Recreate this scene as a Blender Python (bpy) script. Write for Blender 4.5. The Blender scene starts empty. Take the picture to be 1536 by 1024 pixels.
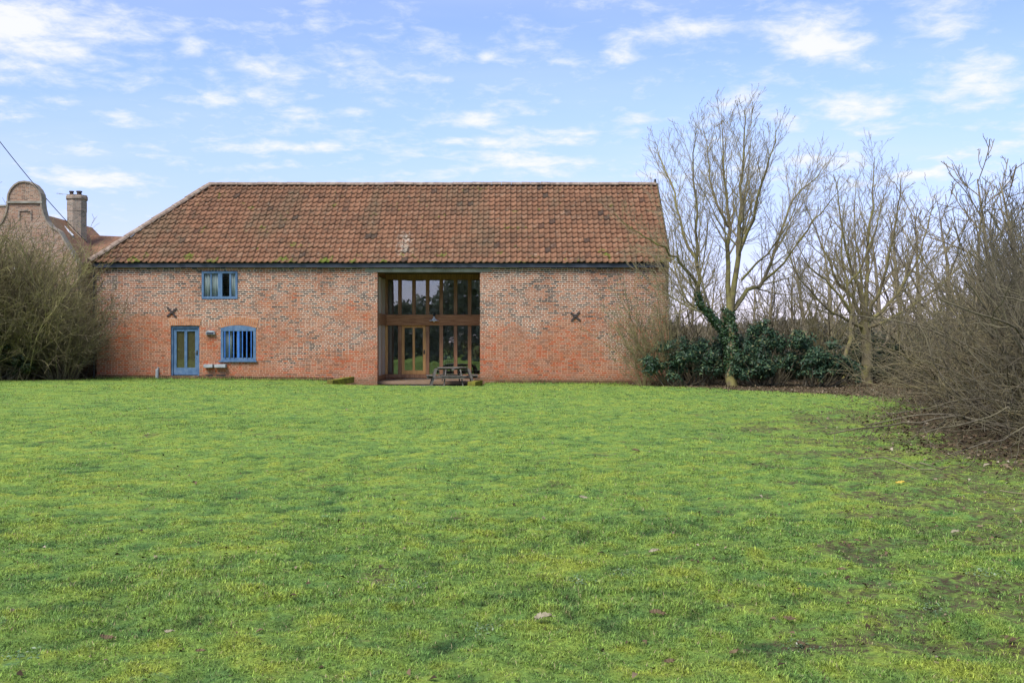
import bpy, math, random
import numpy as np
from mathutils import Vector, Matrix

C = bpy.context.scene.collection
rad = math.radians
F = 1500.0          # focal length in photo pixels (1536 wide)
EYE = 1.6
D = 39.5            # distance to the barn's front wall

# ------------------------------------------------------------------ camera
cd = bpy.data.cameras.new('camera'); cam = bpy.data.objects.new('camera', cd); C.objects.link(cam)
cam.location = (0, 0, EYE); cam.rotation_euler = (rad(90), 0, 0)
cd.sensor_width = 36; cd.lens = 36 * F / 1536; cd.clip_start = 0.1; cd.clip_end = 6000
S = bpy.context.scene
S.camera = cam
S.view_settings.view_transform = 'Standard'; S.view_settings.look = 'None'
S.view_settings.exposure = 0.75; S.view_settings.gamma = 1
S.cycles.use_denoising = True
S.cycles.max_bounces = 6; S.cycles.diffuse_bounces = 3; S.cycles.glossy_bounces = 3
S.cycles.transparent_max_bounces = 12; S.cycles.caustics_reflective = False; S.cycles.caustics_refractive = False

SUN_EL, SUN_AZ = 52, 214      # azimuth clockwise from +Y (north): behind the camera, to the left


# ------------------------------------------------------------------ node helpers
class NT:
    def __init__(s, nt): s.nt = nt
    def n(s, typ, props=None, **inp):
        nd = s.nt.nodes.new(typ)
        for k, v in (props or {}).items(): setattr(nd, k, v)
        for k, v in inp.items():
            key = int(k[1:]) if k[0] == 'i' and k[1:].isdigit() else k.replace('_', ' ')
            s.set(nd.inputs[key], v)
        return nd
    def set(s, sock, v):
        if isinstance(v, bpy.types.NodeSocket): s.nt.links.new(v, sock)
        elif isinstance(v, bpy.types.Node): s.nt.links.new(v.outputs[0], sock)
        else:
            if sock.type == 'RGBA' and len(v) == 3: v = (*v, 1)
            sock.default_value = v
    def m(s, op, a, b=0.0, c=0.0, clamp=False):
        nd = s.n('ShaderNodeMath', {'operation': op, 'use_clamp': clamp})
        s.set(nd.inputs[0], a); s.set(nd.inputs[1], b); s.set(nd.inputs[2], c)
        return nd.outputs[0]
    def v(s, op, a, b=(0, 0, 0), scale=None):
        nd = s.n('ShaderNodeVectorMath', {'operation': op})
        s.set(nd.inputs[0], a); s.set(nd.inputs[1], b)
        if scale is not None: s.set(nd.inputs['Scale'], scale)
        return nd.outputs['Value'] if op in ('LENGTH', 'DOT_PRODUCT', 'DISTANCE') else nd.outputs[0]
    def mix(s, f, a, b, blend='MIX'):
        nd = s.n('ShaderNodeMix', {'data_type': 'RGBA', 'blend_type': blend})
        s.set(nd.inputs[0], f); s.set(nd.inputs[6], a); s.set(nd.inputs[7], b)
        return nd.outputs[2]
    def ramp(s, f, stops, interp='LINEAR'):
        nd = s.n('ShaderNodeValToRGB'); cr = nd.color_ramp; cr.interpolation = interp
        while len(cr.elements) < len(stops): cr.elements.new(0.5)
        for e, (p, c) in zip(cr.elements, stops):
            e.position = p; e.color = (c, c, c, 1) if isinstance(c, (int, float)) else (*c, 1)
        s.set(nd.inputs[0], f); return nd.outputs[0]
    def sm(s, x, a, b, lo=0.0, hi=1.0):
        nd = s.n('ShaderNodeMapRange', {'interpolation_type': 'SMOOTHSTEP'})
        for i, v in enumerate((x, a, b, lo, hi)): s.set(nd.inputs[i], v)
        return nd.outputs[0]
    def noise(s, vec, scale, detail=4, rough=0.5, out=0, dist=0.0):
        nd = s.n('ShaderNodeTexNoise', Vector=vec, Scale=scale, Detail=detail, Roughness=rough, Distortion=dist)
        return nd.outputs[out]


# ------------------------------------------------------------------ world: Nishita sky with clouds laid in the sky's own directions
W = bpy.data.worlds.new('World'); S.world = W; W.use_nodes = True
W.node_tree.nodes.clear(); w = NT(W.node_tree)
sky = w.n('ShaderNodeTexSky', {'sky_type': 'NISHITA', 'sun_disc': False, 'sun_elevation': rad(SUN_EL), 'sun_rotation': rad(SUN_AZ),
                               'air_density': 1.0, 'dust_density': 0.15, 'ozone_density': 3.0, 'altitude': 50})
dirv = w.n('ShaderNodeTexCoord').outputs['Generated']
sx = w.n('ShaderNodeSeparateXYZ', Vector=dirv)
az = w.m('ARCTAN2', sx.outputs[0], sx.outputs[1])
el = w.m('ARCSINE', sx.outputs[2])
zz = w.m('ADD', w.m('MAXIMUM', sx.outputs[2], 0.0), 0.15)
pl = w.n('ShaderNodeCombineXYZ', X=w.m('DIVIDE', sx.outputs[0], zz), Y=w.m('DIVIDE', sx.outputs[1], zz))
n1 = w.noise(pl, 4.2, 10, 0.60, dist=0.25)
n2 = w.noise(w.v('ADD', pl, (7.3, 2.1, 0)), 12.0, 8, 0.62, dist=0.3)
ae = w.n('ShaderNodeCombineXYZ', X=az, Y=el)
wob = w.v('SCALE', w.v('SUBTRACT', w.noise(pl, 1.3, 3, 0.5, out=1), (0.5, 0.5, 0.5)), scale=0.05)
ae = w.v('ADD', ae, wob)
CLOUDS = [(60, 45, 200, 60, 1), (20, 95, 130, 30, .9), (285, 62, 28, 16, .9), (400, 90, 75, 24, .8), (480, 60, 60, 22, .45), (100, 150, 50, 14, .7),
          (255, 140, 45, 14, .6), (325, 145, 55, 18, .9), (400, 135, 40, 18, .9), (445, 162, 40, 12, .9), (525, 162, 45, 12, .9), (180, 178, 55, 14, .8),
          (135, 222, 55, 9, .7), (420, 213, 140, 13, .95), (430, 238, 90, 14, .6), (150, 258, 95, 17, .95), (640, 102, 42, 11, .8), (725, 72, 18, 10, .7),
          (480, 28, 28, 12, .7), (710, 175, 75, 22, .9), (780, 215, 110, 22, .95), (690, 215, 80, 12, .8), (800, 255, 150, 25, .9), (800, 172, 40, 10, .6),
          (930, 75, 40, 20, .8), (860, 90, 50, 14, .6), (1000, 40, 110, 22, .7), (1220, 50, 85, 42, 1.05), (1300, 90, 40, 12, .6), (1420, 20, 75, 22, .85),
          (1490, 110, 75, 42, 1), (1290, 150, 75, 26, 1), (1310, 188, 60, 12, .8), (1110, 160, 85, 26, .9), (1180, 185, 40, 14, .7), (960, 190, 60, 14, .6),
          (1240, 232, 80, 16, .95), (1080, 215, 60, 12, .5), (1480, 225, 80, 14, .9), (1350, 262, 200, 16, .8), (1040, 265, 150, 20, .7), (560, 275, 200, 10, .6)]
cov = None
for px, py, rx, ry, a in CLOUDS:
    x, z = (px - 768) / F, (512 - py) / F
    a0 = math.atan(x); e0 = math.atan(z * math.cos(a0))
    d = w.v('MULTIPLY', w.v('SUBTRACT', ae, (a0, e0, 0)), (F / rx * 0.95, F / ry * 0.95, 0))
    g = w.m('MULTIPLY', w.m('EXPONENT', w.m('MULTIPLY', w.v('DOT_PRODUCT', d, d), -1.0)), a)
    cov = g if cov is None else w.m('MAXIMUM', cov, g)
outside = w.sm(w.m('ABSOLUTE', az), 0.55, 0.75)               # round the rest of the sky: ordinary broken cloud
over = w.sm(el, 0.36, 0.5)
gen = w.m('ADD', w.m('MULTIPLY', w.m('MAXIMUM', outside, over), 0.25), 0.30)
cov = w.m('MAXIMUM', cov, gen)
nn = w.m('ADD', w.m('MULTIPLY', n1, 1.05), w.m('MULTIPLY', n2, 1.15))
dens = w.m('ADD', w.m('SUBTRACT', nn, 0.60), w.m('SUBTRACT', w.m('MULTIPLY', cov, 0.60), 0.30))
alpha = w.m('MULTIPLY', w.sm(dens, 0.27, 0.95), 0.93)
thin = w.m('MULTIPLY', w.sm(w.noise(w.v('MULTIPLY', pl, (0.5, 1.1, 1)), 0.9, 5, 0.55), 0.36, 0.75), 0.30)
lowband = w.m('MULTIPLY', w.sm(el, 0.24, 0.0), 0.30)
alpha = w.m('MAXIMUM', alpha, w.m('ADD', thin, lowband), clamp=True)
body = w.sm(dens, 0.5, 0.95)
ccol = w.mix(body, (4.05, 4.3, 5.05), (4.6, 4.62, 4.9))
skyc = w.mix(1.0, sky.outputs[0], (1.01, .93, 1.05), 'MULTIPLY')
skyc = w.mix(1.0, skyc, w.mix(w.sm(el, .26, .0), (1, 1, 1), (.68, .60, .78)), 'MULTIPLY')
col = w.mix(alpha, skyc, ccol)
bg = w.n('ShaderNodeBackground', Color=col, Strength=0.13)
w.nt.links.new(bg.outputs[0], w.n('ShaderNodeOutputWorld').inputs[0])

sd = bpy.data.lights.new('sun', 'SUN'); sun = bpy.data.objects.new('sun', sd); C.objects.link(sun)
sd.energy = 3.0; sd.angle = rad(28); sd.color = (1.0, 0.95, 0.88)
a, e = rad(SUN_AZ), rad(SUN_EL)
sv = Vector((math.sin(a) * math.cos(e), math.cos(a) * math.cos(e), math.sin(e)))
sun.rotation_euler = sv.to_track_quat('Z', 'Y').to_euler(); sun.location = sv * 60


# ------------------------------------------------------------------ object helpers
def tag(o, label=None, cat=None, group=None, kind=None):
    for k, v in (('label', label), ('category', cat), ('group', group), ('kind', kind)):
        if v: o[k] = v
    return o

def empty(name, loc=(0, 0, 0), rz=0, label=None, cat=None, group=None):
    o = bpy.data.objects.new(name, None); C.objects.link(o)
    o.location = loc; o.rotation_euler = (0, 0, rz); o.empty_display_size = 0.2
    return tag(o, label, cat, group)

def link(name, me, mat, parent=None):
    o = bpy.data.objects.new(name, me); C.objects.link(o)
    if mat: me.materials.append(mat)
    if parent: o.parent = parent
    return o

def copy_tree(o, parent=None):
    c = o.copy(); C.objects.link(c)
    if parent: c.parent = parent
    for ch in list(o.children): copy_tree(ch, c)
    return c

def np_mesh(name, V, Fc, smooth=False, attrs=None):
    V = np.asarray(V, np.float32).reshape(-1, 3); Fc = np.asarray(Fc, np.int32)
    me = bpy.data.meshes.new(name); m, k = Fc.shape
    me.vertices.add(len(V)); me.vertices.foreach_set('co', V.ravel())
    me.loops.add(m * k); me.loops.foreach_set('vertex_index', Fc.ravel())
    me.polygons.add(m); me.polygons.foreach_set('loop_start', np.arange(0, m * k, k, dtype=np.int32))
    if smooth: me.polygons.foreach_set('use_smooth', np.ones(m, bool))
    for an, (typ, dat) in (attrs or {}).items():
        at = me.attributes.new(an, typ, 'POINT')
        at.data.foreach_set('color' if typ == 'FLOAT_COLOR' else 'value', np.asarray(dat, np.float32).ravel())
    me.update(calc_edges=True); me.validate()
    return me

class MB:
    def __init__(s): s.v = []; s.f = []
    def poly(s, pts, faces):
        b = len(s.v); s.v += [tuple(p) for p in pts]; s.f += [tuple(b + i for i in f) for f in faces]; return s
    def box(s, x0, x1, y0, y1, z0, z1):
        x0, x1 = min(x0, x1), max(x0, x1); y0, y1 = min(y0, y1), max(y0, y1); z0, z1 = min(z0, z1), max(z0, z1)
        return s.poly([(x0, y0, z0), (x1, y0, z0), (x1, y1, z0), (x0, y1, z0), (x0, y0, z1), (x1, y0, z1), (x1, y1, z1), (x0, y1, z1)],
                      [(0, 3, 2, 1), (4, 5, 6, 7), (0, 1, 5, 4), (1, 2, 6, 5), (2, 3, 7, 6), (3, 0, 4, 7)])
    def bar(s, a, b, wd, ht, up=(0, 0, 1)):
        a, b = Vector(a), Vector(b); t = (b - a).normalized(); u = Vector(up)
        r = t.cross(u).normalized(); u = r.cross(t).normalized(); r *= wd / 2; u *= ht / 2
        P = [a - r - u, a + r - u, a + r + u, a - r + u, b - r - u, b + r - u, b + r + u, b - r + u]
        return s.poly(P, [(0, 1, 2, 3), (7, 6, 5, 4), (0, 4, 5, 1), (1, 5, 6, 2), (2, 6, 7, 3), (3, 7, 4, 0)])
    def prism_y(s, xz, y0, y1):
        n = len(xz); P = [(x, y0, z) for x, z in xz] + [(x, y1, z) for x, z in xz]
        return s.poly(P, [tuple(range(n)), tuple(range(2 * n - 1, n - 1, -1))] + [(i, n + i, n + (i + 1) % n, (i + 1) % n) for i in range(n)])
    def prism_z(s, xy, z0, z1):
        n = len(xy); P = [(x, y, z0) for x, y in xy] + [(x, y, z1) for x, y in xy]
        return s.poly(P, [tuple(range(n - 1, -1, -1)), tuple(range(n, 2 * n))] + [(i, (i + 1) % n, n + (i + 1) % n, n + i) for i in range(n)])
    def lathe(s, prof, cx, cy, n=14):
        P = [(cx + r * math.cos(2 * math.pi * k / n), cy + r * math.sin(2 * math.pi * k / n), z) for r, z in prof for k in range(n)]
        fs = [(i * n + k, i * n + (k + 1) % n, (i + 1) * n + (k + 1) % n, (i + 1) * n + k) for i in range(len(prof) - 1) for k in range(n)]
        return s.poly(P, fs)
    def tube(s, pts, r, n=6):
        pts = [Vector(p) for p in pts]; rs = r if isinstance(r, (list, tuple)) else [r] * len(pts)
        P = []
        for i, p in enumerate(pts):
            t = (pts[min(i + 1, len(pts) - 1)] - pts[max(i - 1, 0)]).normalized()
            ref = Vector((0, 0, 1)) if abs(t.z) < .9 else Vector((1, 0, 0))
            u = t.cross(ref).normalized(); v = t.cross(u)
            P += [p + (u * math.cos(2 * math.pi * k / n) + v * math.sin(2 * math.pi * k / n)) * rs[i] for k in range(n)]
        m = len(pts)
        fs = [(i * n + k, i * n + (k + 1) % n, (i + 1) * n + (k + 1) % n, (i + 1) * n + k) for i in range(m - 1) for k in range(n)]
        fs += [tuple(range(n - 1, -1, -1)), tuple(range((m - 1) * n, m * n))]
        return s.poly(P, fs)
    def build(s, name, mat, parent=None, smooth=False, off=None, bevel=0):
        me = bpy.data.meshes.new(name)
        V = s.v if off is None else [(x - off[0], y - off[1], z - off[2]) for x, y, z in s.v]
        me.from_pydata(V, [], s.f); me.update()
        if smooth: me.polygons.foreach_set('use_smooth', [True] * len(me.polygons))
        o = link(name, me, mat, parent)
        if bevel:
            b = o.modifiers.new('bevel', 'BEVEL'); b.width = bevel; b.segments = 2; b.limit_method = 'ANGLE'
        return o

def at(px, py, Y): return Vector(((px - 768) / F * Y, Y, EYE - (py - 512) / F * Y))
def X_(px, Y=D): return (px - 768) / F * Y
def Z_(py, Y=D): return EYE - (py - 512) / F * Y


# ------------------------------------------------------------------ ground height, soil mask, numpy noise
def _h(ix, iy, seed):
    n = (ix.astype(np.int64) * 374761393 + iy.astype(np.int64) * 668265263 + seed * 974711) & 0x7fffffff
    n = ((n ^ (n >> 13)) * 1274126177) & 0x7fffffff
    return ((n ^ (n >> 16)) & 0xffff) / 65535.0
def vnoise(x, y, seed=0):
    ix, iy = np.floor(x), np.floor(y); fx, fy = x - ix, y - iy
    fx = fx * fx * (3 - 2 * fx); fy = fy * fy * (3 - 2 * fy)
    a = _h(ix, iy, seed); b = _h(ix + 1, iy, seed); c = _h(ix, iy + 1, seed); d = _h(ix + 1, iy + 1, seed)
    return (a * (1 - fx) + b * fx) * (1 - fy) + (c * (1 - fx) + d * fx) * fy
def fbm(x, y, seed=0, o=4):
    t, amp, tot = 0, 1.0, 0
    for k in range(o):
        t = t + amp * vnoise(x * 2 ** k + 17 * k, y * 2 ** k - 9 * k, seed + k); tot += amp; amp *= .55
    return t / tot
def sstep(x, a, b):
    t = np.clip((x - a) / (b - a), 0, 1); return t * t * (3 - 2 * t)

PAT_X0, PAT_X1, PAT_Z = -6.9, -1.22, -0.15
def gz(x, y):
    x = np.asarray(x, float); y = np.asarray(y, float)
    base = np.interp(x, [-20, -16, -8, -6, -2, 6, 12], [.17, .15, .07, .0, -.05, -.06, -.03])
    z = sstep(y, 12, 37) * base
    z = z + (fbm(x * .5, y * .5, 3) - .5) * .07 * sstep(45 - y, 0, 12) + (fbm(x * 2.2, y * 2.2, 8) - .5) * .03 * sstep(38.5 - y, 0, 8)
    z = z + (mound(x, y) - .5) * .045 * sstep(38.3 - y, 0, 3) * (y > 0)
    inx = sstep(x, PAT_X0 - .25, PAT_X0 + .05) * sstep(-x, -PAT_X1 - .25, -PAT_X1 + .05)
    dip = inx * sstep(y, 36.8, 38.4)
    z = z * (1 - dip) + dip * (PAT_Z - .05)
    return z
def mound(x, y):
    """0..1: the little moss cushions and hollows of the turf."""
    return np.clip(.5 + (fbm(x * 5.5, y * 5.5, 60, 3) - .5) * 1.5 + (fbm(x * 1.9, y * 1.9, 64, 2) - .5) * .10, 0, 1)
def gz1(x, y): return float(gz(np.array([x]), np.array([y]))[0])

BED_R = np.array([(4.0, 39.7), (5.6, 37.6), (7.6, 34.8), (9.2, 32.4), (11.0, 29.2), (10.2, 25.3), (7.5, 19.6), (6.5, 14.6), (6.7, 12.2), (9, 10.6), (60, 10), (60, 300), (6.2, 300), (6.2, 40)])
BED_L = np.array([(-60, 36.2), (-19.2, 37.0), (-16.9, 38.6), (-16.2, 39.4), (-16.6, 300), (-60, 300)])
def poly_sd(P, x, y):
    x = np.asarray(x, float); y = np.asarray(y, float)
    d = np.full(x.shape, 1e9); ins = np.zeros(x.shape, bool)
    for i in range(len(P)):
        (ax, ay), (bx, by) = P[i], P[(i + 1) % len(P)]
        t = np.clip(((x - ax) * (bx - ax) + (y - ay) * (by - ay)) / ((bx - ax) ** 2 + (by - ay) ** 2), 0, 1)
        d = np.minimum(d, np.hypot(x - ax - t * (bx - ax), y - ay - t * (by - ay)))
        ins ^= ((ay > y) != (by > y)) & (x < (bx - ax) * (y - ay) / (by - ay + 1e-12) + ax)
    return np.where(ins, d, -d)
def soil(x, y):
    """0 on lawn, 1 on bare earth."""
    sd_ = np.maximum(poly_sd(BED_R, x, y), poly_sd(BED_L, x, y))
    n = fbm(x * 1.1, y * 1.1, 21)
    m = sstep(sd_ + (n - .5) * 2.4, -.35, .35)
    worn = sstep(-poly_sd(BED_R, x, y), 5.2, 0.0) * sstep(y, 29, 21) * .68 + sstep(x - .36 * y, -1.9, 1.2) * sstep(y, 14, 9) * .58
    worn = worn * (y < 27)
    n2_ = fbm(x * 2.3, y * 2.3, 33)
    return np.maximum(m, sstep(n2_ + worn * .55, .57, .86) * .68)


# ------------------------------------------------------------------ materials
def new_mat(name):
    m = bpy.data.materials.new(name); m.use_nodes = True; m.node_tree.nodes.clear()
    t = NT(m.node_tree); out = t.n('ShaderNodeOutputMaterial')
    return m, t, out
def finish(t, out, sh): t.nt.links.new(sh.outputs[0], out.inputs[0])
def bump(t, h, dist, strength=1.0):
    return t.n('ShaderNodeBump', Height=h, Distance=dist, Strength=strength).outputs[0]

def mottled(name, c1, c2, scale=3.0, rough=0.7, spec=0.3, c3=None, stretch=(1, 1, 1), bmp=0.004, fine=30):
    m, t, out = new_mat(name)
    pos = t.n('ShaderNodeNewGeometry').outputs['Position']; pv = t.v('MULTIPLY', pos, stretch)
    a = t.noise(pv, scale, 6, .6); b = t.noise(pv, fine, 4, .6)
    f = t.m('ADD', t.m('MULTIPLY', a, .65), t.m('MULTIPLY', b, .35))
    col = t.ramp(f, [(.36, c1), (.62, c2)] if c3 is None else [(.34, c1), (.52, c2), (.66, c3)])
    bs = t.n('ShaderNodeBsdfPrincipled', Base_Color=col, Roughness=rough, Specular_IOR_Level=spec)
    if bmp: t.set(bs.inputs['Normal'], bump(t, f, bmp))
    finish(t, out, bs); return m

def brick_mat(name, palette, mort, red=True, ch=.0762, bw=.225):
    """Irregular brickwork in Flemish-like courses: a random colour for each brick from world-sized cells."""
    m, t, out = new_mat(name)
    pos = t.n('ShaderNodeNewGeometry').outputs['Position']
    sp = t.n('ShaderNodeSeparateXYZ', Vector=pos)
    wv = t.noise(pos, .6, 2, .5); wf = t.noise(pos, 5.0, 2, .5)
    u = t.m('ADD', t.m('ADD', sp.outputs[0], sp.outputs[1]), t.m('MULTIPLY', wf, .03))
    z = t.m('ADD', sp.outputs[2], t.m('ADD', t.m('MULTIPLY', wv, .10), t.m('MULTIPLY', wf, .02)))
    rz = t.m('DIVIDE', z, ch); row = t.m('FLOOR', rz); fz = t.m('FRACT', rz)
    odd = t.m('MODULO', t.m('ABSOLUTE', row), 2.0)
    hr = t.n('ShaderNodeTexWhiteNoise', {'noise_dimensions': '1D'}, W=row).outputs['Value']
    wdt = t.m('SUBTRACT', bw, t.m('MULTIPLY', t.m('GREATER_THAN', hr, .6), bw * .47))
    ru = t.m('ADD', t.m('DIVIDE', u, wdt), t.m('ADD', t.m('MULTIPLY', odd, .5), t.m('MULTIPLY', hr, .3)))
    cu = t.m('FLOOR', ru); fu = t.m('FRACT', ru)
    wn = t.n('ShaderNodeTexWhiteNoise', {'noise_dimensions': '2D'}, Vector=t.n('ShaderNodeCombineXYZ', X=cu, Y=row))
    rnd = wn.outputs['Value']; sp2 = t.n('ShaderNodeSeparateXYZ', Vector=wn.outputs['Color'])
    big = t.noise(t.v('MULTIPLY', pos, (1, 1, 1.6)), .42, 5, .55)
    hz = t.m('SUBTRACT', sp.outputs[2], t.m('MULTIPLY', t.m('SUBTRACT', big, .5), 8.0))
    low = t.sm(hz, 3.0, .9)                       # newer, redder bricks in the lower courses
    shift = t.m('MULTIPLY', t.m('SUBTRACT', low, .45), .34 if red else 0.0)
    bc = t.ramp(t.m('ADD', rnd, shift, clamp=True), palette)
    bc = t.mix(t.m('MULTIPLY', t.m('SUBTRACT', sp2.outputs[1], .5), .3), bc, (.62, .5, .42), 'MIX')
    bc = t.mix(1.0, bc, t.ramp(t.noise(pos, 22, 4, .6), [(.3, .72), (.7, 1.2)]), 'MULTIPLY')
    e1 = t.m('MINIMUM', fu, t.m('SUBTRACT', 1.0, fu)); e2 = t.m('MINIMUM', fz, t.m('SUBTRACT', 1.0, fz))
    jag = t.m('MULTIPLY', t.m('SUBTRACT', t.noise(pos, 45, 2, .5), .5), .02)
    d = t.m('ADD', t.m('MINIMUM', t.m('MULTIPLY', e1, wdt), t.m('MULTIPLY', e2, ch)), jag)
    fat = t.sm(t.noise(pos, .9, 3, .6), .33, .60, .0062, .0125)
    mk = t.sm(d, t.m('SUBTRACT', fat, .003), t.m('ADD', fat, .003))
    mc = t.mix(t.noise(pos, 1.7, 4, .6), mort, tuple(c * .62 for c in mort))
    mc = t.mix(t.m('MULTIPLY', low, .85), mc, (.44, .235, .145)) if red else mc
    c = t.mix(mk, mc, bc)
    stain = t.sm(t.noise(t.v('MULTIPLY', pos, (1.3, 1.3, .5)), .8, 5, .6), .52, .72)
    c = t.mix(t.m('MULTIPLY', stain, .22), c, (.17, .12, .085))
    streak = t.sm(t.noise(t.v('MULTIPLY', pos, (1.6, 1.6, .16)), 2.2, 5, .65), .56, .72)
    c = t.mix(t.m('MULTIPLY', streak, t.sm(sp.outputs[2], 2.2, 4.6, .06, .30)), c, (.11, .080, .06))
    foot = t.m('MULTIPLY', t.sm(t.m('ADD', sp.outputs[2], t.m('MULTIPLY', big, .5)), .62, .2), .55)
    c = t.mix(foot, c, (.10, .095, .055))          # algae along the foot of the wall
    bs = t.n('ShaderNodeBsdfPrincipled', Base_Color=c, Roughness=.88, Specular_IOR_Level=.2)
    t.set(bs.inputs['Normal'], bump(t, t.m('ADD', mk, t.m('MULTIPLY', t.noise(pos, 60, 3, .6), .3)), .006, .8))
    finish(t, out, bs); return m

PAL = [(0.0, (.058, .044, .040)), (.09, (.090, .060, .048)), (.15, (.15, .070, .045)), (.32, (.225, .086, .048)), (.58, (.30, .108, .051)), (.76, (.32, .128, .068)),
       (.88, (.355, .105, .038)), (1.0, (.36, .074, .024))]
M = {}
M['brick'] = brick_mat('old_brick', PAL, (.66, .52, .41))
M['brick_house'] = brick_mat('house_brick', [(0, (.13, .085, .06)), (.4, (.26, .145, .095)), (.8, (.33, .175, .105)), (1, (.36, .25, .17))], (.46, .40, .32), red=False)
M['brick_chimney'] = brick_mat('chimney_brick', [(0, (.13, .11, .09)), (.4, (.25, .19, .145)), (.8, (.32, .25, .19)), (1, (.36, .22, .16))], (.42, .38, .31), red=False)
M['arch'] = mottled('arch_brick', (.20, .08, .045), (.45, .20, .10), 8, .85, .2, (.50, .30, .18))
M['joint'] = mottled('lime_mortar', (.42, .36, .29), (.62, .55, .46), 5, .9, .1)
M['fascia'] = mottled('painted_fascia', (.030, .035, .050), (.055, .062, .086), 2, .5, .4, stretch=(.3, 1, 1))
M['black'] = mottled('black_iron', (.012, .012, .014), (.03, .028, .028), 12, .5, .5)
M['rust'] = mottled('iron_tie', (.03, .025, .028), (.07, .05, .045), 20, .7, .3)
M['lintel'] = mottled('concrete_lintel', (.19, .18, .145), (.34, .325, .27), 2.5, .85, .2)
M['blue'] = mottled('blue_paint', (.040, .088, .175), (.082, .158, .275), 7, .55, .35, (.14, .205, .30), fine=45, bmp=.002, stretch=(1, 1, .5))
M['blue_bright'] = mottled('bright_blue_paint', (.025, .11, .40), (.06, .20, .55), 6, .4, .4, bmp=.001)
M['oak'] = mottled('brown_oak', (.16, .080, .043), (.33, .172, .090), 3, .6, .3, (.43, .25, .135), stretch=(6, 6, .6))
M['oak_beam'] = mottled('oak_beam', (.17, .075, .036), (.41, .19, .088), 2.5, .6, .3, (.52, .28, .14), stretch=(.7, 6, 7))
M['oak_new'] = mottled('golden_oak', (.44, .21, .07), (.68, .40, .15), 3, .55, .3, stretch=(6, 6, .6))
M['dark_wood'] = mottled('dark_timber', (.018, .013, .010), (.045, .032, .022), 3, .7, .2)
M['grey_wood'] = mottled('weathered_timber', (.055, .048, .042), (.125, .112, .098), 4, .8, .2, (.19, .175, .155), stretch=(2, 2, 4))
M['moss_wood'] = mottled('mossy_timber', (.06, .045, .025), (.17, .16, .03), 6, .9, .1, (.27, .26, .03), bmp=.01)
M['soldier'] = mottled('foot_brick', (.06, .05, .026), (.17, .10, .055), 6, .9, .1, (.23, .21, .075))
M['curtain'] = mottled('pale_curtain', (.50, .53, .56), (.68, .70, .72), 4, .9, .1, stretch=(9, 9, .3), bmp=.01)
M['brown_blind'] = mottled('brown_blind', (.15, .115, .058), (.25, .195, .10), 3, .9, .1, stretch=(1, 1, 20))
M['inside'] = mottled('room_plaster', (.50, .47, .41), (.62, .58, .50), 1, .9, .1)
M['inside_floor'] = mottled('room_floor', (.18, .12, .075), (.28, .19, .12), 3, .5, .3)
M['white'] = mottled('white_enamel', (.70, .70, .68), (.8, .8, .78), 6, .35, .5, bmp=0)
M['tan'] = mottled('plain_tan', (.50, .32, .17), (.62, .44, .27), 8, .8, .2)
M['stone'] = mottled('grey_stone', (.22, .24, .26), (.40, .42, .44), 9, .85, .2)
M['paving'] = mottled('paving_stone', (.10, .10, .095), (.22, .21, .20), 2.2, .85, .25, (.28, .27, .25), fine=18, bmp=.008)
M['stone_old'] = mottled('weathered_coping', (.20, .17, .13), (.34, .29, .23), 3, .9, .1)
M['lead'] = mottled('lead_sheet', (.30, .33, .38), (.48, .52, .58), 6, .5, .5)
M['ridge'] = mottled('ridge_mortar', (.13, .095, .075), (.27, .20, .155), 4, .9, .1, (.36, .30, .24), fine=14, bmp=.01)
M['cable'] = mottled('black_cable', (.02, .02, .022), (.04, .04, .042), 5, .6, .3)

def glass_mat(name='window_glass', k=1.6):
    m, t, out = new_mat(name)
    fr = t.n('ShaderNodeFresnel', IOR=1.9)
    gl = t.n('ShaderNodeBsdfGlossy', Roughness=0.008, Color=(.95, .97, 1))
    pos = t.n('ShaderNodeNewGeometry').outputs['Position']
    t.set(gl.inputs['Normal'], bump(t, t.noise(pos, 1.3, 2, .5), .0035))
    tr = t.n('ShaderNodeBsdfTransparent', Color=(.86, .90, .88))
    mx = t.n('ShaderNodeMixShader'); t.set(mx.inputs[0], t.m('MULTIPLY', fr.outputs[0], k, clamp=True)); t.set(mx.inputs[1], tr); t.set(mx.inputs[2], gl)
    finish(t, out, mx); return m
M['glass'] = glass_mat(); M['glass_thin'] = glass_mat('thin_window_glass', .45)

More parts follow.
